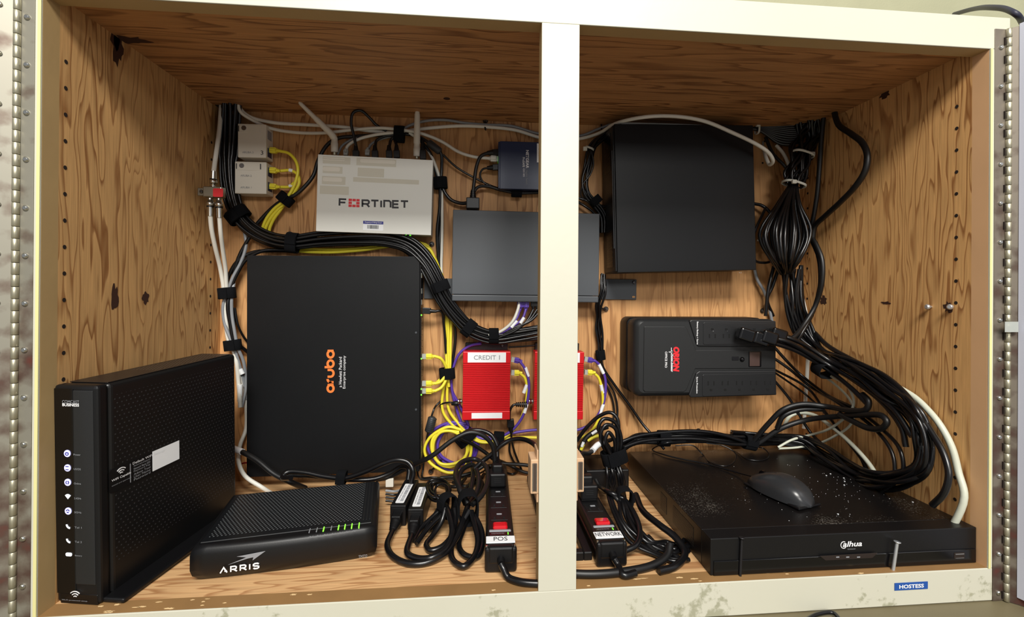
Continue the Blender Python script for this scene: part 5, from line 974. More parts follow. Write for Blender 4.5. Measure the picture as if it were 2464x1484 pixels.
# barrel connectors between the red boxes
c = cable([(1072, 1000, 14), (1060, 975, 14), (1078, 968, 22), (1098, 970, 24)], 1.8, 'cable', 'thin black lead into the left side of the CREDIT 1 box'); blackplug(c, (1103, 970, 25), (1086, 971, 24), 5, 4, flat=False)
c = cable([(1250, 973, 28), (1236, 974, 30), (1228, 985, 30), (1226, 1010, 26)], 2.4, 'cable', 'ribbed black lead between the two red boxes')
b = MB()
for k in range(6): b.lathe(Pt((1242+k*4.5, 973, 28)), Pt((1245+k*4.5, 973, 28)), [(0, .0046+.0003*k), (1, .0046+.0003*k)], 14)
b.v = [v-c.location for v in b.v]; b.build('ribbed_boot', 'matte', c)
c = cable([(1232, 1012, 22), (1230, 1040, 22), (1236, 1080, 16), (1255, 1130, 8)], 2.2, 'cable', 'black lead hanging from the lower right corner of the CREDIT 1 box'); blackplug(c, (1228, 1008, 22), (1230, 1040, 22), 7, 5)
c = cable([(1066, 960, 8), (1050, 975, 12), (1044, 985, 20), (1036, 1010, 24), (1030, 1040, 24), (1022, 1085, 20), (1018, 1130, 24)], 1.9, 'cable', 'thin black lead with ferrite sleeve beside the coil'); b = MB(); b.lathe(Pt((1041, 1002, 24)), Pt((1031, 1040, 24)), [(0, .0045), (.08, .0082), (.92, .0082), (1, .0045)], 18)
for k in range(8): b.lathe(Pt((1041-1.1*k, 1006+4*k, 24)), Pt((1040.6-1.1*k, 1007.4+4*k, 24)), [(0, .0086), (1, .0086)], 18)
b.v = [v-c.location for v in b.v]; b.build('ferrite', 'ferrite', c)
cable([(1224, 835, 4), (1260, 833, 6), (1300, 830, 6), (1350, 834, 6)], 1.6, 'cable', 'thin black wire above the two red boxes', name='wire')
# --- cables right of the post, upper part
bundle([(1492, 300, 24), (1462, 322, 24), (1438, 340, 24), (1424, 360, 24), (1414, 395, 24), (1406, 430, 24), (1412, 465, 24), (1430, 490, 22), (1448, 520, 20), (1452, 560, 20)], 6, 7, 6, 2.6, 'cable', 'black cable in the short bunch between the post and the computer case', 'black cables between the post and the computer case', seed=8, twist=.4)
cable([(1388, 475, 20), (1410, 482, 22), (1440, 493, 22), (1468, 500, 18)], 2.6, 'cable', 'black cable emerging from behind the post into the computer case'); cable([(1388, 484, 18), (1408, 496, 22), (1432, 516, 20), (1442, 560, 14)], 2.6, 'cable', 'black cable passing down behind the slate grey switch corner')
cable([(1424, 366, 30), (1428, 395, 30), (1420, 420, 30), (1402, 445, 28), (1398, 470, 24), (1420, 490, 22)], 1.7, 'cable', 'thin black cable twisting round the bunch beside the post')
t_ = strap((1418, 358, 24), (-8, 22), 9, 8, 4, 'white cable tie on the black bunch right of the post', mat='tie', name='cable_tie', cat='cable tie'); b = MB(); q = P(1409, 358, 30)-t_.location; b.box(q+Vector((-.005, -.003, -.004)), q+Vector((.003, .003, .004)), .001, 2); b.build('tie_head', 'tie', t_)
strap((1433, 483, 24), (20, 24), 12, 9, 16, 'black strap on the cables at the upper corner of the slate grey switch')
bundle([(1451, 660, 30), (1449, 700, 40), (1441, 735, 30), (1440, 770, 16), (1442, 810, 14), (1445, 860, 12)], 5, 6, 5, 2.3, 'cable', 'thin black cable in the slim bunch below the right mounting ear', 'thin black cables below the right mounting ear', seed=3, twist=.8)
strap((1445, 854, 13), (3, 30), 9, 7, 20, 'black strap above the purple plug right of the post', tail=.2)
for i, pts in enumerate(([(1444, 858, 12), (1452, 885, 10), (1478, 925, 10), (1515, 975, 14), (1548, 1022, 22), (1575, 1052, 40), (1598, 1080, 60)], [(1446, 862, 12), (1458, 910, 10), (1478, 945, 8), (1486, 985, 10), (1484, 1015, 14)], [(1444, 862, 10), (1454, 915, 8), (1472, 955, 6), (1478, 990, 8), (1474, 1020, 12)])):
    cable(pts, 2.8 if i == 0 else 2.0, 'cable', ('black cord slanting down the wall from the right red box to the recorder', 'thin black cable falling beside the purple loop, right one', 'thin black cable falling beside the purple loop, left one')[i])
# --- big bunch at the upper right
G4 = 'black cables fanning from the ceiling corner'
for i in range(16):
    u = i/15; cable([(1700+u*20, 300+u*10, 20), (1822, 300+u*12, 26), (1870+u*10, 288+u*60-12*math.sin(u*3), 40-u*10), (1925-6*u, 272+u*70, 46), (1975-u*10, 262+u*6, 44)], 3.3, 'cable', 'black cable fanned between the white tie and the ceiling hole', group=G4)
t_ = strap((1822, 310, 26), (30, 2), 11, 8, 4, 'white cable tie at the top right corner of the computer case', mat='tie', name='cable_tie', cat='cable tie'); b = MB(); q = P(1824, 300, 36)-t_.location; b.box(q+Vector((-.004, -.003, -.004)), q+Vector((.004, .003, .004)), .001, 2); b.build('tie_head', 'tie', t_)
bundle([(1972, 252, 48), (1958, 290, 50), (1942, 330, 54), (1930, 370, 60), (1918, 410, 64), (1909, 445, 66)], 20, 23, 15, 3.0, 'cable', 'black cable in the thick trunk hanging from the ceiling hole', 'black cables of the trunk under the ceiling hole', seed=6, widths=lambda t: 1.25-.45*t, twist=.3)
for (x, y, d), hx, hy, hd, lab in (((1930, 371, 62), 1955, 370, 72, 'white cable tie round the black trunk, the upper one'), ((1910, 443, 66), 1911, 437, 86, 'white cable tie round the black trunk, the lower one')):
    t_ = strap((x, y, d), (-10, 36), 22, 17, 4.5, lab, mat='tie', name='cable_tie', cat='cable tie'); b = MB(); q = P(hx, hy, hd)-t_.location; b.box(q+Vector((-.0045, -.003, -.004)), q+Vector((.0045, .003, .004)), .0015, 2); b.build('tie_head', 'tie', t_)
G5 = 'black loops hanging from the lower white tie'; q_ = random.Random(5)
for i in range(18):
    u = (i+.5)/18; xm = 1822+u*132+q_.uniform(-7, 7); front = i % 2; dm = 66+(24 if front else 2)+12*math.sin(u*3.1)
    xb = 1890+(u-.5)*26; yb = 636+q_.uniform(-16, 12); x2 = xm+(18 if u < .5 else -16)
    cable([(1904+u*12, 440, 66), (1904+(xm-1904)*.45, 492, 72+(8 if front else 0)), (xm, 565+10*math.sin(i), dm), (xm+(xb-xm)*.55, 625, dm-2), (xb, yb+12, 62), (x2+(xb-x2)*.6, 622, 50), (x2, 560, 48), (1906+(x2-1906)*.4, 490, 56), (1908, 445, 60)], 3.2, 'cable', 'black loop of spare cable hanging below the lower white tie', group=G5)
cable([(1842, 500, 40), (1815, 560, 56), (1808, 595, 60), (1816, 626, 58), (1838, 632, 50), (1860, 628, 40)], 2.7, 'cable', 'single black cable bulging over the edge of the computer case'); cable([(1814, 490, 20), (1832, 494, 22), (1850, 508, 26), (1862, 530, 30)], 3.4, 'cable', 'short black cord coming out from behind the computer case')
for i, (x, w_) in enumerate(((1830, 15), (1855, 9), (1888, 6), (1911, 4), (1931, 6))): pass
cable([(1822, 578, 30), (1850, 579, 34), (1890, 581, 38), (1930, 583, 40), (1946, 588, 40)], 1.9, 'tie', 'white nylon rod showing between the hanging black loops', cat='cable tie', name='cable_tie')
# thick cords from the ceiling hole at the right corner
cable([(2007, 246, 40), (2008, 270, 44), (2018, 300, 50), (2048, 322, 60), (2076, 345, 74), (2087, 375, 84), (2082, 410, 88), (2060, 446, 84), (2020, 488, 74), (1985, 520, 64), (1960, 545, 60), (1955, 575, 58)], 5.2, 'cable_m', 'thick black cord bowing out over the right wall')
cable([(1985, 252, 40), (1978, 320, 42), (1972, 400, 44), (1966, 470, 48), (1956, 530, 54), (1950, 560, 58), (1965, 590, 66), (1978, 625, 70), (1978, 680, 70), (1962, 735, 70), (1935, 780, 80), (1908, 812, 96), (1880, 822, 100)], 4.4, 'cable_m', 'thick black cord from the corner down past the hanging loops')
cable([(1952, 575, 54), (1970, 620, 60), (1974, 680, 62), (1958, 745, 64), (1930, 800, 70), (1910, 830, 80)], 4.2, 'cable', 'second black cord bowed beside the hanging loops')
cable([(1842, 330, 18), (1860, 370, 30), (1890, 402, 44), (1905, 430, 50)], 3.4, 'cable_m', 'black cord running behind the white end below the fan'); cable([(1868, 350, 24), (1884, 368, 34), (1896, 392, 46), (1904, 420, 52)], 3.4, 'cable_w', 'short white cable with printed sheath beside the black trunk')
cable([(1836, 340, 6), (1836, 355, 4)], 1.5, 'cable_g', 'tiny grey cable end by the top corner of the computer case')
cable([(1814, 640, 10), (1822, 672, 14), (1838, 700, 18), (1848, 730, 16), (1858, 775, 10)], 3.2, 'cable_g', 'grey cable slipping out under the computer case')
cable([(1925, 655, 20), (1924, 690, 18), (1932, 722, 18), (1940, 760, 14), (1944, 830, 10), (1942, 900, 8), (1938, 960, 8), (1934, 1030, 8)], 3.8, 'cable_w', 'white cable running straight down the right rear corner')
for i, pts in enumerate(([(1862, 640, 40), (1848, 700, 40), (1842, 760, 36)], [(1872, 650, 30), (1858, 690, 26), (1846, 720, 22), (1860, 760, 10)])): cable(pts, 3.6, 'cable', ('black cord dropping behind the battery backup, the nearer one', 'black cord dropping behind the battery backup, the rear one')[i])
# --- the long run: down past the battery backup, round the big coil and back
G6 = 'black cords in the big hanging coil at the right'
q_ = random.Random(9)
for i in range(12):
    u = (i+.5)/12; o = (u-.5)
    ex = 30*o
    pts = [(1880+60*u*.9, 640, 50+10*math.sin(i)), (1884+50*u, 720, 52), (1905+42*u, 790, 56-8*u), (1938+40*u, 835, 62-10*u), (1985+30*u, 878-40*u*.6, 74), (2060+30*u, 918-30*u, 84+6*math.sin(i*2)), (2125+30*u, 955-22*u, 92), (2180+34*u, 1005-14*u, 100+10*o), (2206+40*u, 1060, 112), (2196+42*u, 1115+14*u, 124), (2150+26*u, 1140+30*u, 136), (2090+6*u, 1138+34*u, 138), (2040-8*u, 1118+26*u, 124), (1985-20*u, 1078+24*u, 90), (1930, 1052+16*u, 60), (1850, 1044+18*u, 44), (1760, 1040+18*u, 40)]
    pts = [(a+q_.uniform(-9, 9)*(1 if k < 14 else .4), b_+q_.uniform(-8, 8)*(1 if k < 14 else .4), c_+(q_.uniform(-34, 34) if 4 < k < 14 else q_.uniform(-10, 10))) for k, (a, b_, c_) in enumerate(pts)]
    cable(pts, 3.3, 'cable', 'black cord of the big coil sweeping from the corner to the recorder', group=G6)
for i, pts in enumerate(([(1960, 800, 40), (1990, 830, 44), (2060, 870, 60), (2130, 905, 74), (2185, 955, 84), (2235, 1030, 100), (2270, 1090, 120), (2283, 1140, 140), (2272, 1185, 160), (2243, 1216, 170)], [(1845, 850, 40), (1900, 888, 56), (1950, 930, 62), (2010, 965, 70), (2080, 1010, 84), (2130, 1060, 90), (2150, 1100, 100), (2150, 1150, 120), (2120, 1185, 130)], [(1846, 815, 40), (1890, 865, 50), (1925, 900, 50), (1990, 950, 56), (2060, 985, 70), (2120, 1030, 84), (2165, 1080, 100), (2172, 1140, 116), (2130, 1178, 130)], [(1840, 880, 36), (1892, 915, 40), (1940, 950, 40), (1990, 1000, 46), (2030, 1050, 50), (2070, 1100, 60), (2090, 1150, 70)])):
    cable(pts, (4.4, 3, 3, 2.2)[i], 'cable', ('outermost thick black cord of the right coil ending behind the recorder', 'black cord crossing inside the right coil, the lower one', 'black cord crossing inside the right coil, the upper one', 'thin black cord dropping across the rear corner')[i])
for i, pts in enumerate(([(1795, 806, 112), (1830, 818, 122), (1870, 828, 124), (1920, 846, 122), (1990, 888, 118), (2050, 935, 116), (2090, 975, 112)], [(1830, 815, 116), (1870, 824, 118), (1920, 838, 118), (1990, 876, 114), (2070, 925, 112), (2130, 975, 110), (2170, 1030, 112), (2180, 1075, 116)], [(1850, 812, 120), (1890, 820, 128), (1940, 846, 126), (2000, 882, 120), (2080, 930, 118), (2150, 985, 116), (2195, 1050, 120)], [(1872, 806, 112), (1905, 815, 120), (1950, 838, 118), (2000, 870, 112), (2070, 905, 104), (2140, 950, 104)])):
    c = cable(pts, 4.2, 'cable', ('black cord from the first plug of the battery backup, the lowest', 'black cord from the second plug of the battery backup', 'black cord from the third plug of the battery backup', 'black cord from the plug at the right end of the battery backup')[i])
    a = Pt(pts[0]); m = frame3(a, Vector((.95, -.1, -.3)).normalized(), Vector((.3, 0, .95)).normalized(), Vector((.95, -.1, -.3)).normalized().cross(Vector((.3, 0, .95)).normalized())); m.translation = a-c.location
    b = MB(); b.box((-.016, -.012, -.010), (.014, .012, .010), .004, 3, mat=m); b.lathe(m @ Vector((.012, 0, 0)), m @ Vector((.030, 0, 0)), [(0, .0085), (.3, .0078), (.34, .0068), (.6, .0066), (.64, .0058), (1, .0046)], 14); b.build('plug', 'gloss', c)
strap((1985, 887, 112), (34, 22), 20, 15, 26, 'black strap on the glossy cords right of the battery backup', tail=.2)
# soft dull loops above the recorder
for i, pts in enumerate(([(1812, 1062, 60), (1850, 1018, 84), (1885, 985, 100), (1930, 972, 108), (1990, 978, 112), (2050, 988, 114), (2085, 984, 112), (2090, 965, 108), (2075, 948, 100)], [(1826, 1066, 60), (1880, 1030, 80), (1940, 1010, 96), (2010, 1002, 108), (2080, 998, 116), (2122, 1000, 120), (2134, 1014, 122), (2122, 1030, 122), (2090, 1030, 118), (2050, 1012, 112), (2020, 996, 108)], [(1870, 1030, 80), (1885, 1000, 92), (1925, 985, 100), (1980, 984, 104)])):
    cable(pts, 5.0, 'cable_m', ('dull black cord arching over the rear of the recorder, the upper loop', 'dull black cord arching over the rear of the recorder, the lower loop', 'short dull black cord inside the two arching loops')[i])
for i, pts in enumerate(([(1872, 1076, 60), (1905, 1058, 62), (1950, 1046, 66), (1990, 1034, 70), (2024, 1012, 74), (2050, 985, 78), (2054, 962, 80), (2040, 930, 80), (2000, 905, 80)], [(1874, 1079, 60), (1920, 1076, 60), (1965, 1068, 60), (2010, 1048, 56), (2046, 1022, 52), (2056, 990, 50), (2044, 960, 50), (2010, 925, 56), (1975, 900, 60)], [(1884, 1030, 40), (1900, 1002, 44), (1925, 993, 50), (1958, 998, 54), (1990, 1018, 54), (2030, 1050, 60), (2070, 1090, 76), (2100, 1128, 90), (2118, 1165, 100)])):
    cable(pts, (2.4, 2.2, 3.6)[i], 'cable_c', ('thin grey white cable waving across the rear corner, front one', 'thin grey white cable waving across the rear corner, back one', 'thick grey white cable slanting down behind the right coil')[i])
cable([(1846, 880, 30), (1945, 935, 34), (1985, 990, 40), (2030, 1050, 56), (2080, 1115, 76), (2100, 1160, 90)], 2.6, 'cable', 'black cord slanting beside the thick grey white cable'); cable([(1850, 900, 46), (1900, 960, 50), (1950, 1040, 60), (1990, 1078, 66), (2010, 1100, 70)], 2.8, 'cable', 'black cord slanting steeply to the rear edge of the recorder')
c0 = X(2236, 985, W-.012)
pts = [X(2150, 925, W-.012), X(2200, 955, W-.010), X(2232, 985, W-.010), X(2262, 1022, W-.010), X(2290, 1075, W-.008), X(2306, 1135, W-.008), X(2320, 1195, W-.012), X(2318, 1252, W-.020)]; pts[-1] = pts[-1]+Vector((0, .02, -.03))
cable(pts, 4.6, 'cable_c', 'thick grey white cable down the right wall behind the recorder')
# --- cords lying behind the recorder and up to the post
G7 = 'black cords along the wall behind the recorder'
for i in range(8):
    u = i/7; cable([(1486+6*u, 1092-24*u, 50+10*math.sin(i)), (1530, 1066-20*u+4*math.sin(i*2), 46), (1597, 1066-24*u, 44), (1660, 1062-18*u-6*math.sin(i*1.3), 42+8*u), (1740, 1064-18*u, 40+8*math.sin(i)), (1806, 1070-16*u, 44), (1880, 1068-18*u, 40), (1960, 1082-22*u, 40)], 3.4, 'cable', 'black cord lying along the wall behind the recorder', group=G7)
cable([(1480, 1070, 66), (1530, 1050, 60), (1600, 1040, 56), (1680, 1037, 54), (1740, 1046, 54), (1800, 1066, 56)], 3.6, 'cable', 'glossy black cord arching highest behind the recorder'); cable([(1490, 1080, 76), (1540, 1062, 68), (1600, 1056, 62), (1680, 1056, 62), (1760, 1068, 60), (1810, 1070, 58)], 3.4, 'cable', 'glossy black cord just under the highest one behind the recorder')
strap((1597, 1054, 50), (30, 0), 15, 12, 22, 'black strap on the cords behind the left end of the recorder', tail=.1); strap((1804, 1064, 52), (30, 6), 14, 12, 24, 'black strap on the cords behind the middle of the recorder', tail=-.1)
# mouse cable and thin wires on the recorder's lid
hz = DV[3]*1000
cable([(1812, 1146, None, hz+14), (1780, 1138, None, hz+5), (1700, 1116, None, hz+2), (1640, 1104, None, hz+2), (1600, 1094, None, hz+3), (1570, 1082, None, hz+4), (1600, 1066, 70), (1650, 1060, 62)], 1.4, 'cable', 'thin black mouse cable trailing over the recorder')
cable([(1625, 1072, 50), (1668, 1072, 60), (1690, 1092, None, hz+2), (1715, 1115, None, hz+2), (1745, 1121, None, hz+2), (1768, 1108, None, hz+3), (1768, 1088, None, hz+8), (1740, 1072, 60), (1700, 1066, 50)], 1.2, 'cable', 'thin black wire curling on the left rear of the recorder', name='wire')
cable([(1768, 1084, None, hz+2), (1800, 1105, None, hz+2), (1835, 1107, None, hz+2), (1850, 1094, None, hz+3), (1836, 1078, None, hz+6), (1800, 1074, 60)], 1.2, 'cable', 'thin black wire curling near the middle of the recorder lid', name='wire')
# --- tangle between the small box, the NETWORK strip and the recorder
for i, pts in enumerate(([(1490, 1110, 80), (1462, 1070, 84), (1440, 1030, 86), (1452, 1008, 84), (1478, 1014, 82), (1494, 1050, 82), (1492, 1095, 84)], [(1484, 1108, 90), (1455, 1080, 94), (1445, 1045, 96), (1458, 1022, 94), (1480, 1030, 92), (1486, 1070, 90), (1482, 1100, 90)], [(1476, 1106, 100), (1456, 1060, 104), (1464, 1040, 102), (1478, 1058, 100), (1480, 1090, 96)], [(1388, 1060, 40), (1410, 1030, 50), (1440, 1002, 60), (1468, 992, 70), (1484, 1004, 76), (1490, 1040, 80), (1496, 1090, 80)])):
    cable(pts, 3.6, 'cable', ('outer black loop of the bunched cord above the small black box', 'middle black loop of the bunched cord above the small black box', 'inner black loop of the bunched cord above the small black box', 'black cord sweeping from the post over the bunched cord')[i])
strap((1478, 1098, 88), (8, 30), 24, 15, 26, 'wide black strap on the bunched cord right of the post', tail=.2)
G8 = 'black cords falling from the wide strap to the shelf'; q_ = random.Random(31); J = lambda pts: [(a+q_.uniform(-8, 8), b_+q_.uniform(-6, 6))+tuple(r) for a, b_, *r in pts]
for i in range(6):
    u = i/5; cable(J([(1466+24*u, 1110, 90), (1464+30*u, 1150, 110), (1470+32*u, 1200, None, 46), (1490+34*u, 1250, None, 30), (1520+46*u, 1300, None, 14), (1572+40*u, 1338-30*u, None, 6), (1620+10*u, 1350-44*u, None, 6), (1660, 1340-60*u, None, 5)]), 3.0, 'cable', 'black cord falling from the wide strap towards the recorder', group=G8)
cable([(1440, 1170, 100), (1468, 1185, None, 54), (1500, 1200, None, 46), (1528, 1240, None, 34), (1540, 1285, None, 26), (1530, 1312, None, 20), (1505, 1325, None, 16)], 4.2, 'cable', 'black cord bending round the right side of the NETWORK strip'); cable([(1432, 1150, 90), (1445, 1175, 110), (1480, 1195, None, 50), (1520, 1240, None, 24), (1550, 1300, None, 12), (1580, 1330, None, 6)], 3.8, 'cable_m', 'dull black cord under the lower strap of the tangle')
strap((1503, 1197, None, 48), (14, 22), 15, 12, 20, 'black strap on the tangle beside the NETWORK strip, the lower one', tail=.1)
cable([(1530, 1190, None, 34), (1548, 1230, None, 30), (1590, 1265, None, 26), (1625, 1292, None, 20), (1648, 1330, None, 10), (1625, 1362, None, 5), (1585, 1374, None, 5)], 5.0, 'cable', 'thick glossy black cord looping in front of the recorder corner')
cable([(1612, 1310, None, 18), (1606, 1335, None, 10), (1575, 1358, None, 6), (1520, 1372, None, 6), (1450, 1380, None, 6), (1390, 1380, None, 6), (1340, 1374, None, 6)], 5.2, 'cable_m', 'thick black cord lying along the front lip right of the post')
cable([(1560, 1290, None, 8), (1590, 1320, None, 6), (1620, 1335, None, 6), (1640, 1345, None, 5)], 3.4, 'cable', 'doubled black cord end near the recorder corner'); cable([(1540, 1280, None, 6), (1565, 1310, None, 5), (1590, 1340, None, 5), (1600, 1352, None, 5)], 3.2, 'cable', 'flat black cord beside the doubled cord end')
sp = lambda st, u, y, z: st[1] @ Vector((st[2]*u, y, z))
a = sp(ps2, .5, -.008, .017); cable([a, a+Vector((.004, -.0035, -.006)), Z(1500, 1383, 6), Z(1530, 1378, 6)], 4.6, 'cable', 'black supply cord leaving the front end of the NETWORK strip')
a = sp(ps1, .5, -.008, .017); cable([a, a+Vector((.003, -.004, -.004)), Z(1222, 1388, 5.2), Z(1250, 1399, 5.2), Z(1288, 1403, 5.2), Z(1330, 1402, 5.2)], 4.6, 'cable', 'black supply cord leaving the front end of the POS strip')
c = cable([e2, e2+Vector((0, .012, .018)), P(1418, 1090, 120), P(1432, 1078, 100), P(1450, 1065, 80), P(1470, 1058, 60)], 4.0, 'cable_m', 'black cord from the NETWORK strip plug with a white collar'); sleeve(c, [P(1426, 1083, 112), P(1436, 1072, 98), P(1446, 1066, 86)], 5.4)
# striped flat cable with yellow tags right of the post
c = cable([(1388, 1108, 30), (1396, 1080, 30), (1412, 1052, 30), (1440, 1034, 30), (1462, 1026, 26)], 5.0, 'cable_m', 'black cord with white printing and yellow tags beside the post')
for k, (A, B) in enumerate((((1404, 1064, 37), (1400, 1074, 36)), ((1424, 1044, 37), (1436, 1036, 37)))): sleeve(c, [A, B], 3.0, 'label', 'printed_stripe')
sleeve(c, [(1414, 1060, 32), (1432, 1050, 32), (1444, 1048, 32)], 3.4, 'cable_y', 'yellow_tag'); sleeve(c, [(1398, 1082, 34), (1404, 1068, 34)], 3.4, 'cable_y', 'yellow_tag')
# --- cords between the switch, the adapters and the POS strip
cable([(1000, 1116, None, 60), (1040, 1096, 120), (1090, 1058, 120), (1130, 1040, 118), (1160, 1046, 116), (1184, 1070, 112), (1190, 1100, 110), (1192, 1130, 112)], 4.2, 'cable_m', 'black cord arching from the adapters over the yellow coil'); 
cable([e1, e1+Vector((0, .006, .016)), (1197, 1075, 96), (1184, 1048, 90), (1160, 1036, 84), (1130, 1036, 80), (1105, 1050, 60)], 4.2, 'cable', 'black cord from the POS strip plug curving up to the strap')
cable([(1298, 1090, 160), (1284, 1068, 130), (1258, 1056, 110), (1230, 1058, 100), (1205, 1072, 100), (1186, 1090, 100), (1160, 1110, 100), (1140, 1128, 110)], 4.2, 'cable', 'black cord arching from the tan catch behind the POS plug')
cable([(1110, 1056, 40), (1140, 1070, 30), (1170, 1090, 24), (1200, 1112, 24), (1260, 1118, 30), (1310, 1125, 30)], 3.6, 'cable_m', 'black cord along the wall foot behind the POS strip'); cable([(1190, 1104, 40), (1225, 1118, None, 20), (1262, 1136, None, 8), (1300, 1140, None, 8)], 3.4, 'cable_m', 'black cord on the shelf just behind the POS strip')
cable([(1228, 1055, 14), (1226, 1085, 10), (1236, 1110, 8), (1250, 1124, None, 6), (1235, 1140, None, 4), (1215, 1136, None, 4)], 2.2, 'cable', 'thin black lead curling right of the POS strip plug')
# the long glossy cord along the top of the flat modem
cable([(700, 1150, 120), (680, 1148, 104), (690, 1136, 96), (730, 1136, 96), (780, 1146, 100), (830, 1150, 104), (880, 1134, 108), (920, 1116, 112), (955, 1106, 114), (982, 1112, 116), (994, 1132, 122), (990, 1160, None, 36)], 4.6, 'cable', 'glossy black cord looping over the rear of the flat modem into an adapter')
cable([(690, 1142, 90), (740, 1144, 88), (800, 1150, 92), (850, 1154, 96), (900, 1152, 94), (940, 1138, 90), (968, 1122, 92), (984, 1128, 100), (982, 1154, None, 36)], 4.4, 'cable', 'glossy black cord just behind the looping one at the flat modem')
cable([(905, 1154, 90), (940, 1146, 86), (975, 1128, 90), (1000, 1116, None, 60)], 4.2, 'cable', 'black cord end rising behind the two adapters')
strap((822, 1148, 100), (30, 2), 12, 10, 16, 'black strap on the glossy cords behind the flat modem', tail=.3)
for i in range(4): cable([(928, 1180+8*i, None, 12), (950, 1182+8*i, None, 10), (968, 1178+9*i, None, 8)], 2.2, 'cable' if i else 'cable_g', 'short wire of the flat bunch between the modem and the adapters', group='wires between the modem and the adapters', name='wire')
q = Z(938, 1162, 22); tag(MB().box(q+Vector((-.007, -.004, -.006)), q+Vector((.007, .004, .010)), .001, 2).build('cable_tag', 'white', None, q), 'white cable tag between the flat modem and the adapters', 'cable tag')
cable([(1018, 1130, 24), (1016, 1148, None, 8), (1040, 1148, None, 4), (1100, 1149, None, 4), (1150, 1140, None, 6), (1180, 1120, 60)], 1.9, 'cable', 'thin black lead lying along the rear edge of the shelf'); cable([(1006, 1090, 14), (1004, 1120, 14), (1010, 1150, None, 6), (1045, 1152, None, 5), (1110, 1153, None, 5)], 1.6, 'cable', 'thinner black wire beside the lower corner of the black switch', name='wire')
def inlet(ad, lab, end_pts):
    t_, m, w_, L, h = ad; s = m @ Vector((w_*.5, -.014, h*.42)); e = m @ Vector((w_*.5, -.034, h*.30)); c = cable([e]+end_pts, 4.4, 'cable', lab)
    b = MB(); b.lathe(s, e, [(0, .0085), (.25, .0080), (.3, .0070), (.45, .0072), (.5, .0063), (.65, .0065), (.7, .0056), (.85, .0058), (.9, .0050), (1, .0046)], 14); b.v = [v-c.location for v in b.v]; b.build('strain_relief', 'matte', c)
inlet(ad1, 'black cord from the adapter nearer the flat modem sweeping along the front', [Z(932, 1312, 8), Z(945, 1338, 5), Z(985, 1356, 5), Z(1030, 1352, 6), Z(1070, 1330, 10), Z(1100, 1290, 18), Z(1118, 1240, 30), Z(1126, 1215, 36)])
inlet(ad2, 'black cord from the adapter nearer the tangle sweeping along the front', [Z(980, 1330, 7), Z(1000, 1342, 6), Z(1035, 1342, 10), Z(1070, 1322, 14), Z(1088, 1280, 24), Z(1080, 1235, 34), Z(1072, 1215, 36)])
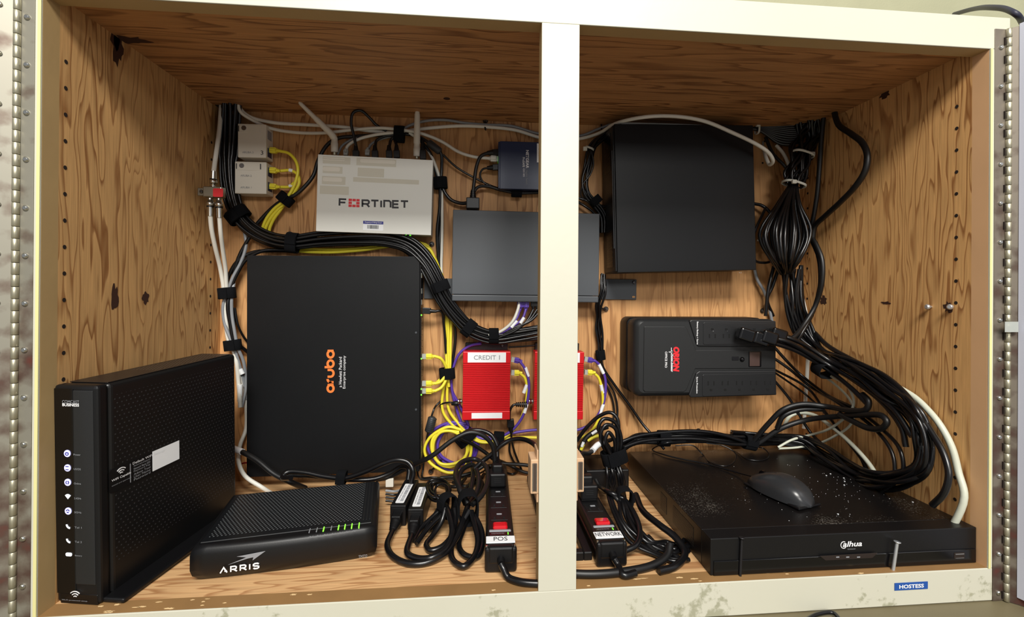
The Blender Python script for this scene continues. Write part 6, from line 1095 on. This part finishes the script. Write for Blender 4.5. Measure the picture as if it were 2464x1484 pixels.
# bow tied power cord left of the POS strip
for i, pts in enumerate(([(1126, 1212, None, 44), (1106, 1175, None, 60), (1096, 1140, None, 64), (1110, 1112, None, 66), (1142, 1104, None, 64), (1166, 1118, None, 60), (1174, 1150, None, 56), (1160, 1190, None, 50), (1136, 1214, None, 44)], [(1120, 1212, None, 36), (1104, 1170, None, 50), (1112, 1130, None, 54), (1136, 1118, None, 54), (1150, 1140, None, 50), (1148, 1180, None, 44), (1130, 1212, None, 38)], [(1124, 1214, None, 30), (1134, 1170, None, 40), (1138, 1130, None, 44), (1126, 1110, None, 44)], [(1128, 1228, None, 36), (1106, 1270, None, 20), (1086, 1315, None, 8), (1092, 1350, None, 6), (1116, 1362, None, 6), (1140, 1340, None, 8), (1150, 1300, None, 14), (1142, 1262, None, 24), (1134, 1230, None, 34)], [(1130, 1228, None, 30), (1116, 1270, None, 14), (1104, 1310, None, 6), (1120, 1336, None, 6), (1146, 1340, None, 6), (1160, 1310, None, 8), (1158, 1275, None, 16), (1142, 1240, None, 28)], [(1072, 1222, None, 36), (1062, 1255, None, 20), (1040, 1290, None, 8), (1026, 1310, None, 6), (1036, 1324, None, 6), (1062, 1316, None, 8), (1086, 1290, None, 14), (1096, 1250, None, 24), (1094, 1224, None, 34)], [(1078, 1226, None, 30), (1050, 1250, None, 22), (1022, 1280, None, 14), (1002, 1308, None, 8)], [(1070, 1218, None, 26), (1040, 1244, None, 16), (1012, 1272, None, 8), (996, 1300, None, 5)])):
    cable(pts, 4.2 if i < 6 else 3.6, 'cable' if i not in (0, 1, 2) else 'cable_m', ('large upper loop of the bow shaped cord left of the POS strip', 'smaller upper loop of the bow shaped cord left of the POS strip', 'straight strand inside the upper loops of the bow shaped cord', 'longest lower loop of the bow shaped cord by the POS strip', 'short lower loop of the bow shaped cord by the POS strip', 'lower left loop of the cord tangle in front of the adapters', 'black cord fanning from the tangle to the adapter fronts, upper', 'black cord fanning from the tangle to the adapter fronts, lower')[i])
strap((1126, 1220, None, 38), (6, 26), 24, 15, 28, 'wide black strap tying the bow shaped cord by the POS strip', tail=.2); strap((1078, 1216, None, 32), (20, 16), 18, 13, 20, 'black strap on the tangle between the adapters and the bow', tail=-.2)
q_ = random.Random(21)
for i in range(6):
    cx_, cy_, h0 = 1058+q_.uniform(-8, 8), 1180+q_.uniform(-6, 8), 26+3*i; r1, r2 = 24+q_.uniform(-6, 5), 20+q_.uniform(-5, 6); pts = []
    for k in range(13):
        a = math.radians(30*k+i*35); pts.append((cx_+r1*math.cos(a)*(1+.1*math.sin(k+i)), cy_+r2*math.sin(a), None, h0+4*math.sin(k*.7+i)))
    cable(pts, 2.1, 'cable', 'thin black lead wound into the small coil behind the adapters', group='thin leads coiled behind the adapters')
for i in range(5): cable([(1060+5*i, 1200, None, 30), (1052+6*i, 1225, None, 22), (1036+8*i, 1250, None, 14), (1022+6*i, 1275, None, 7)], 2.1, 'cable', 'thin black lead trailing from the small coil to the tangle', group='thin leads trailing from the small coil')
for i, pts in enumerate(([(1030, 1165, None, 10), (1060, 1150, None, 16), (1100, 1146, None, 20), (1140, 1135, None, 26), (1165, 1120, None, 36)], [(1090, 1160, None, 8), (1120, 1170, None, 8), (1150, 1158, None, 8), (1165, 1140, None, 8)], [(1100, 1215, None, 24), (1110, 1190, None, 20), (1130, 1165, None, 14), (1150, 1150, None, 10), (1160, 1160, None, 8), (1150, 1200, None, 16)], [(1040, 1160, None, 6), (1070, 1168, None, 10), (1100, 1170, None, 14), (1120, 1150, None, 12)])):
    cable(pts, 3.4, 'cable_m', ('dull black cord crossing behind the bow to the POS plug', 'dull black cord under the right side of the bow', 'dull black cord bent through the middle of the bow', 'dull black cord on the shelf behind the small coil')[i])
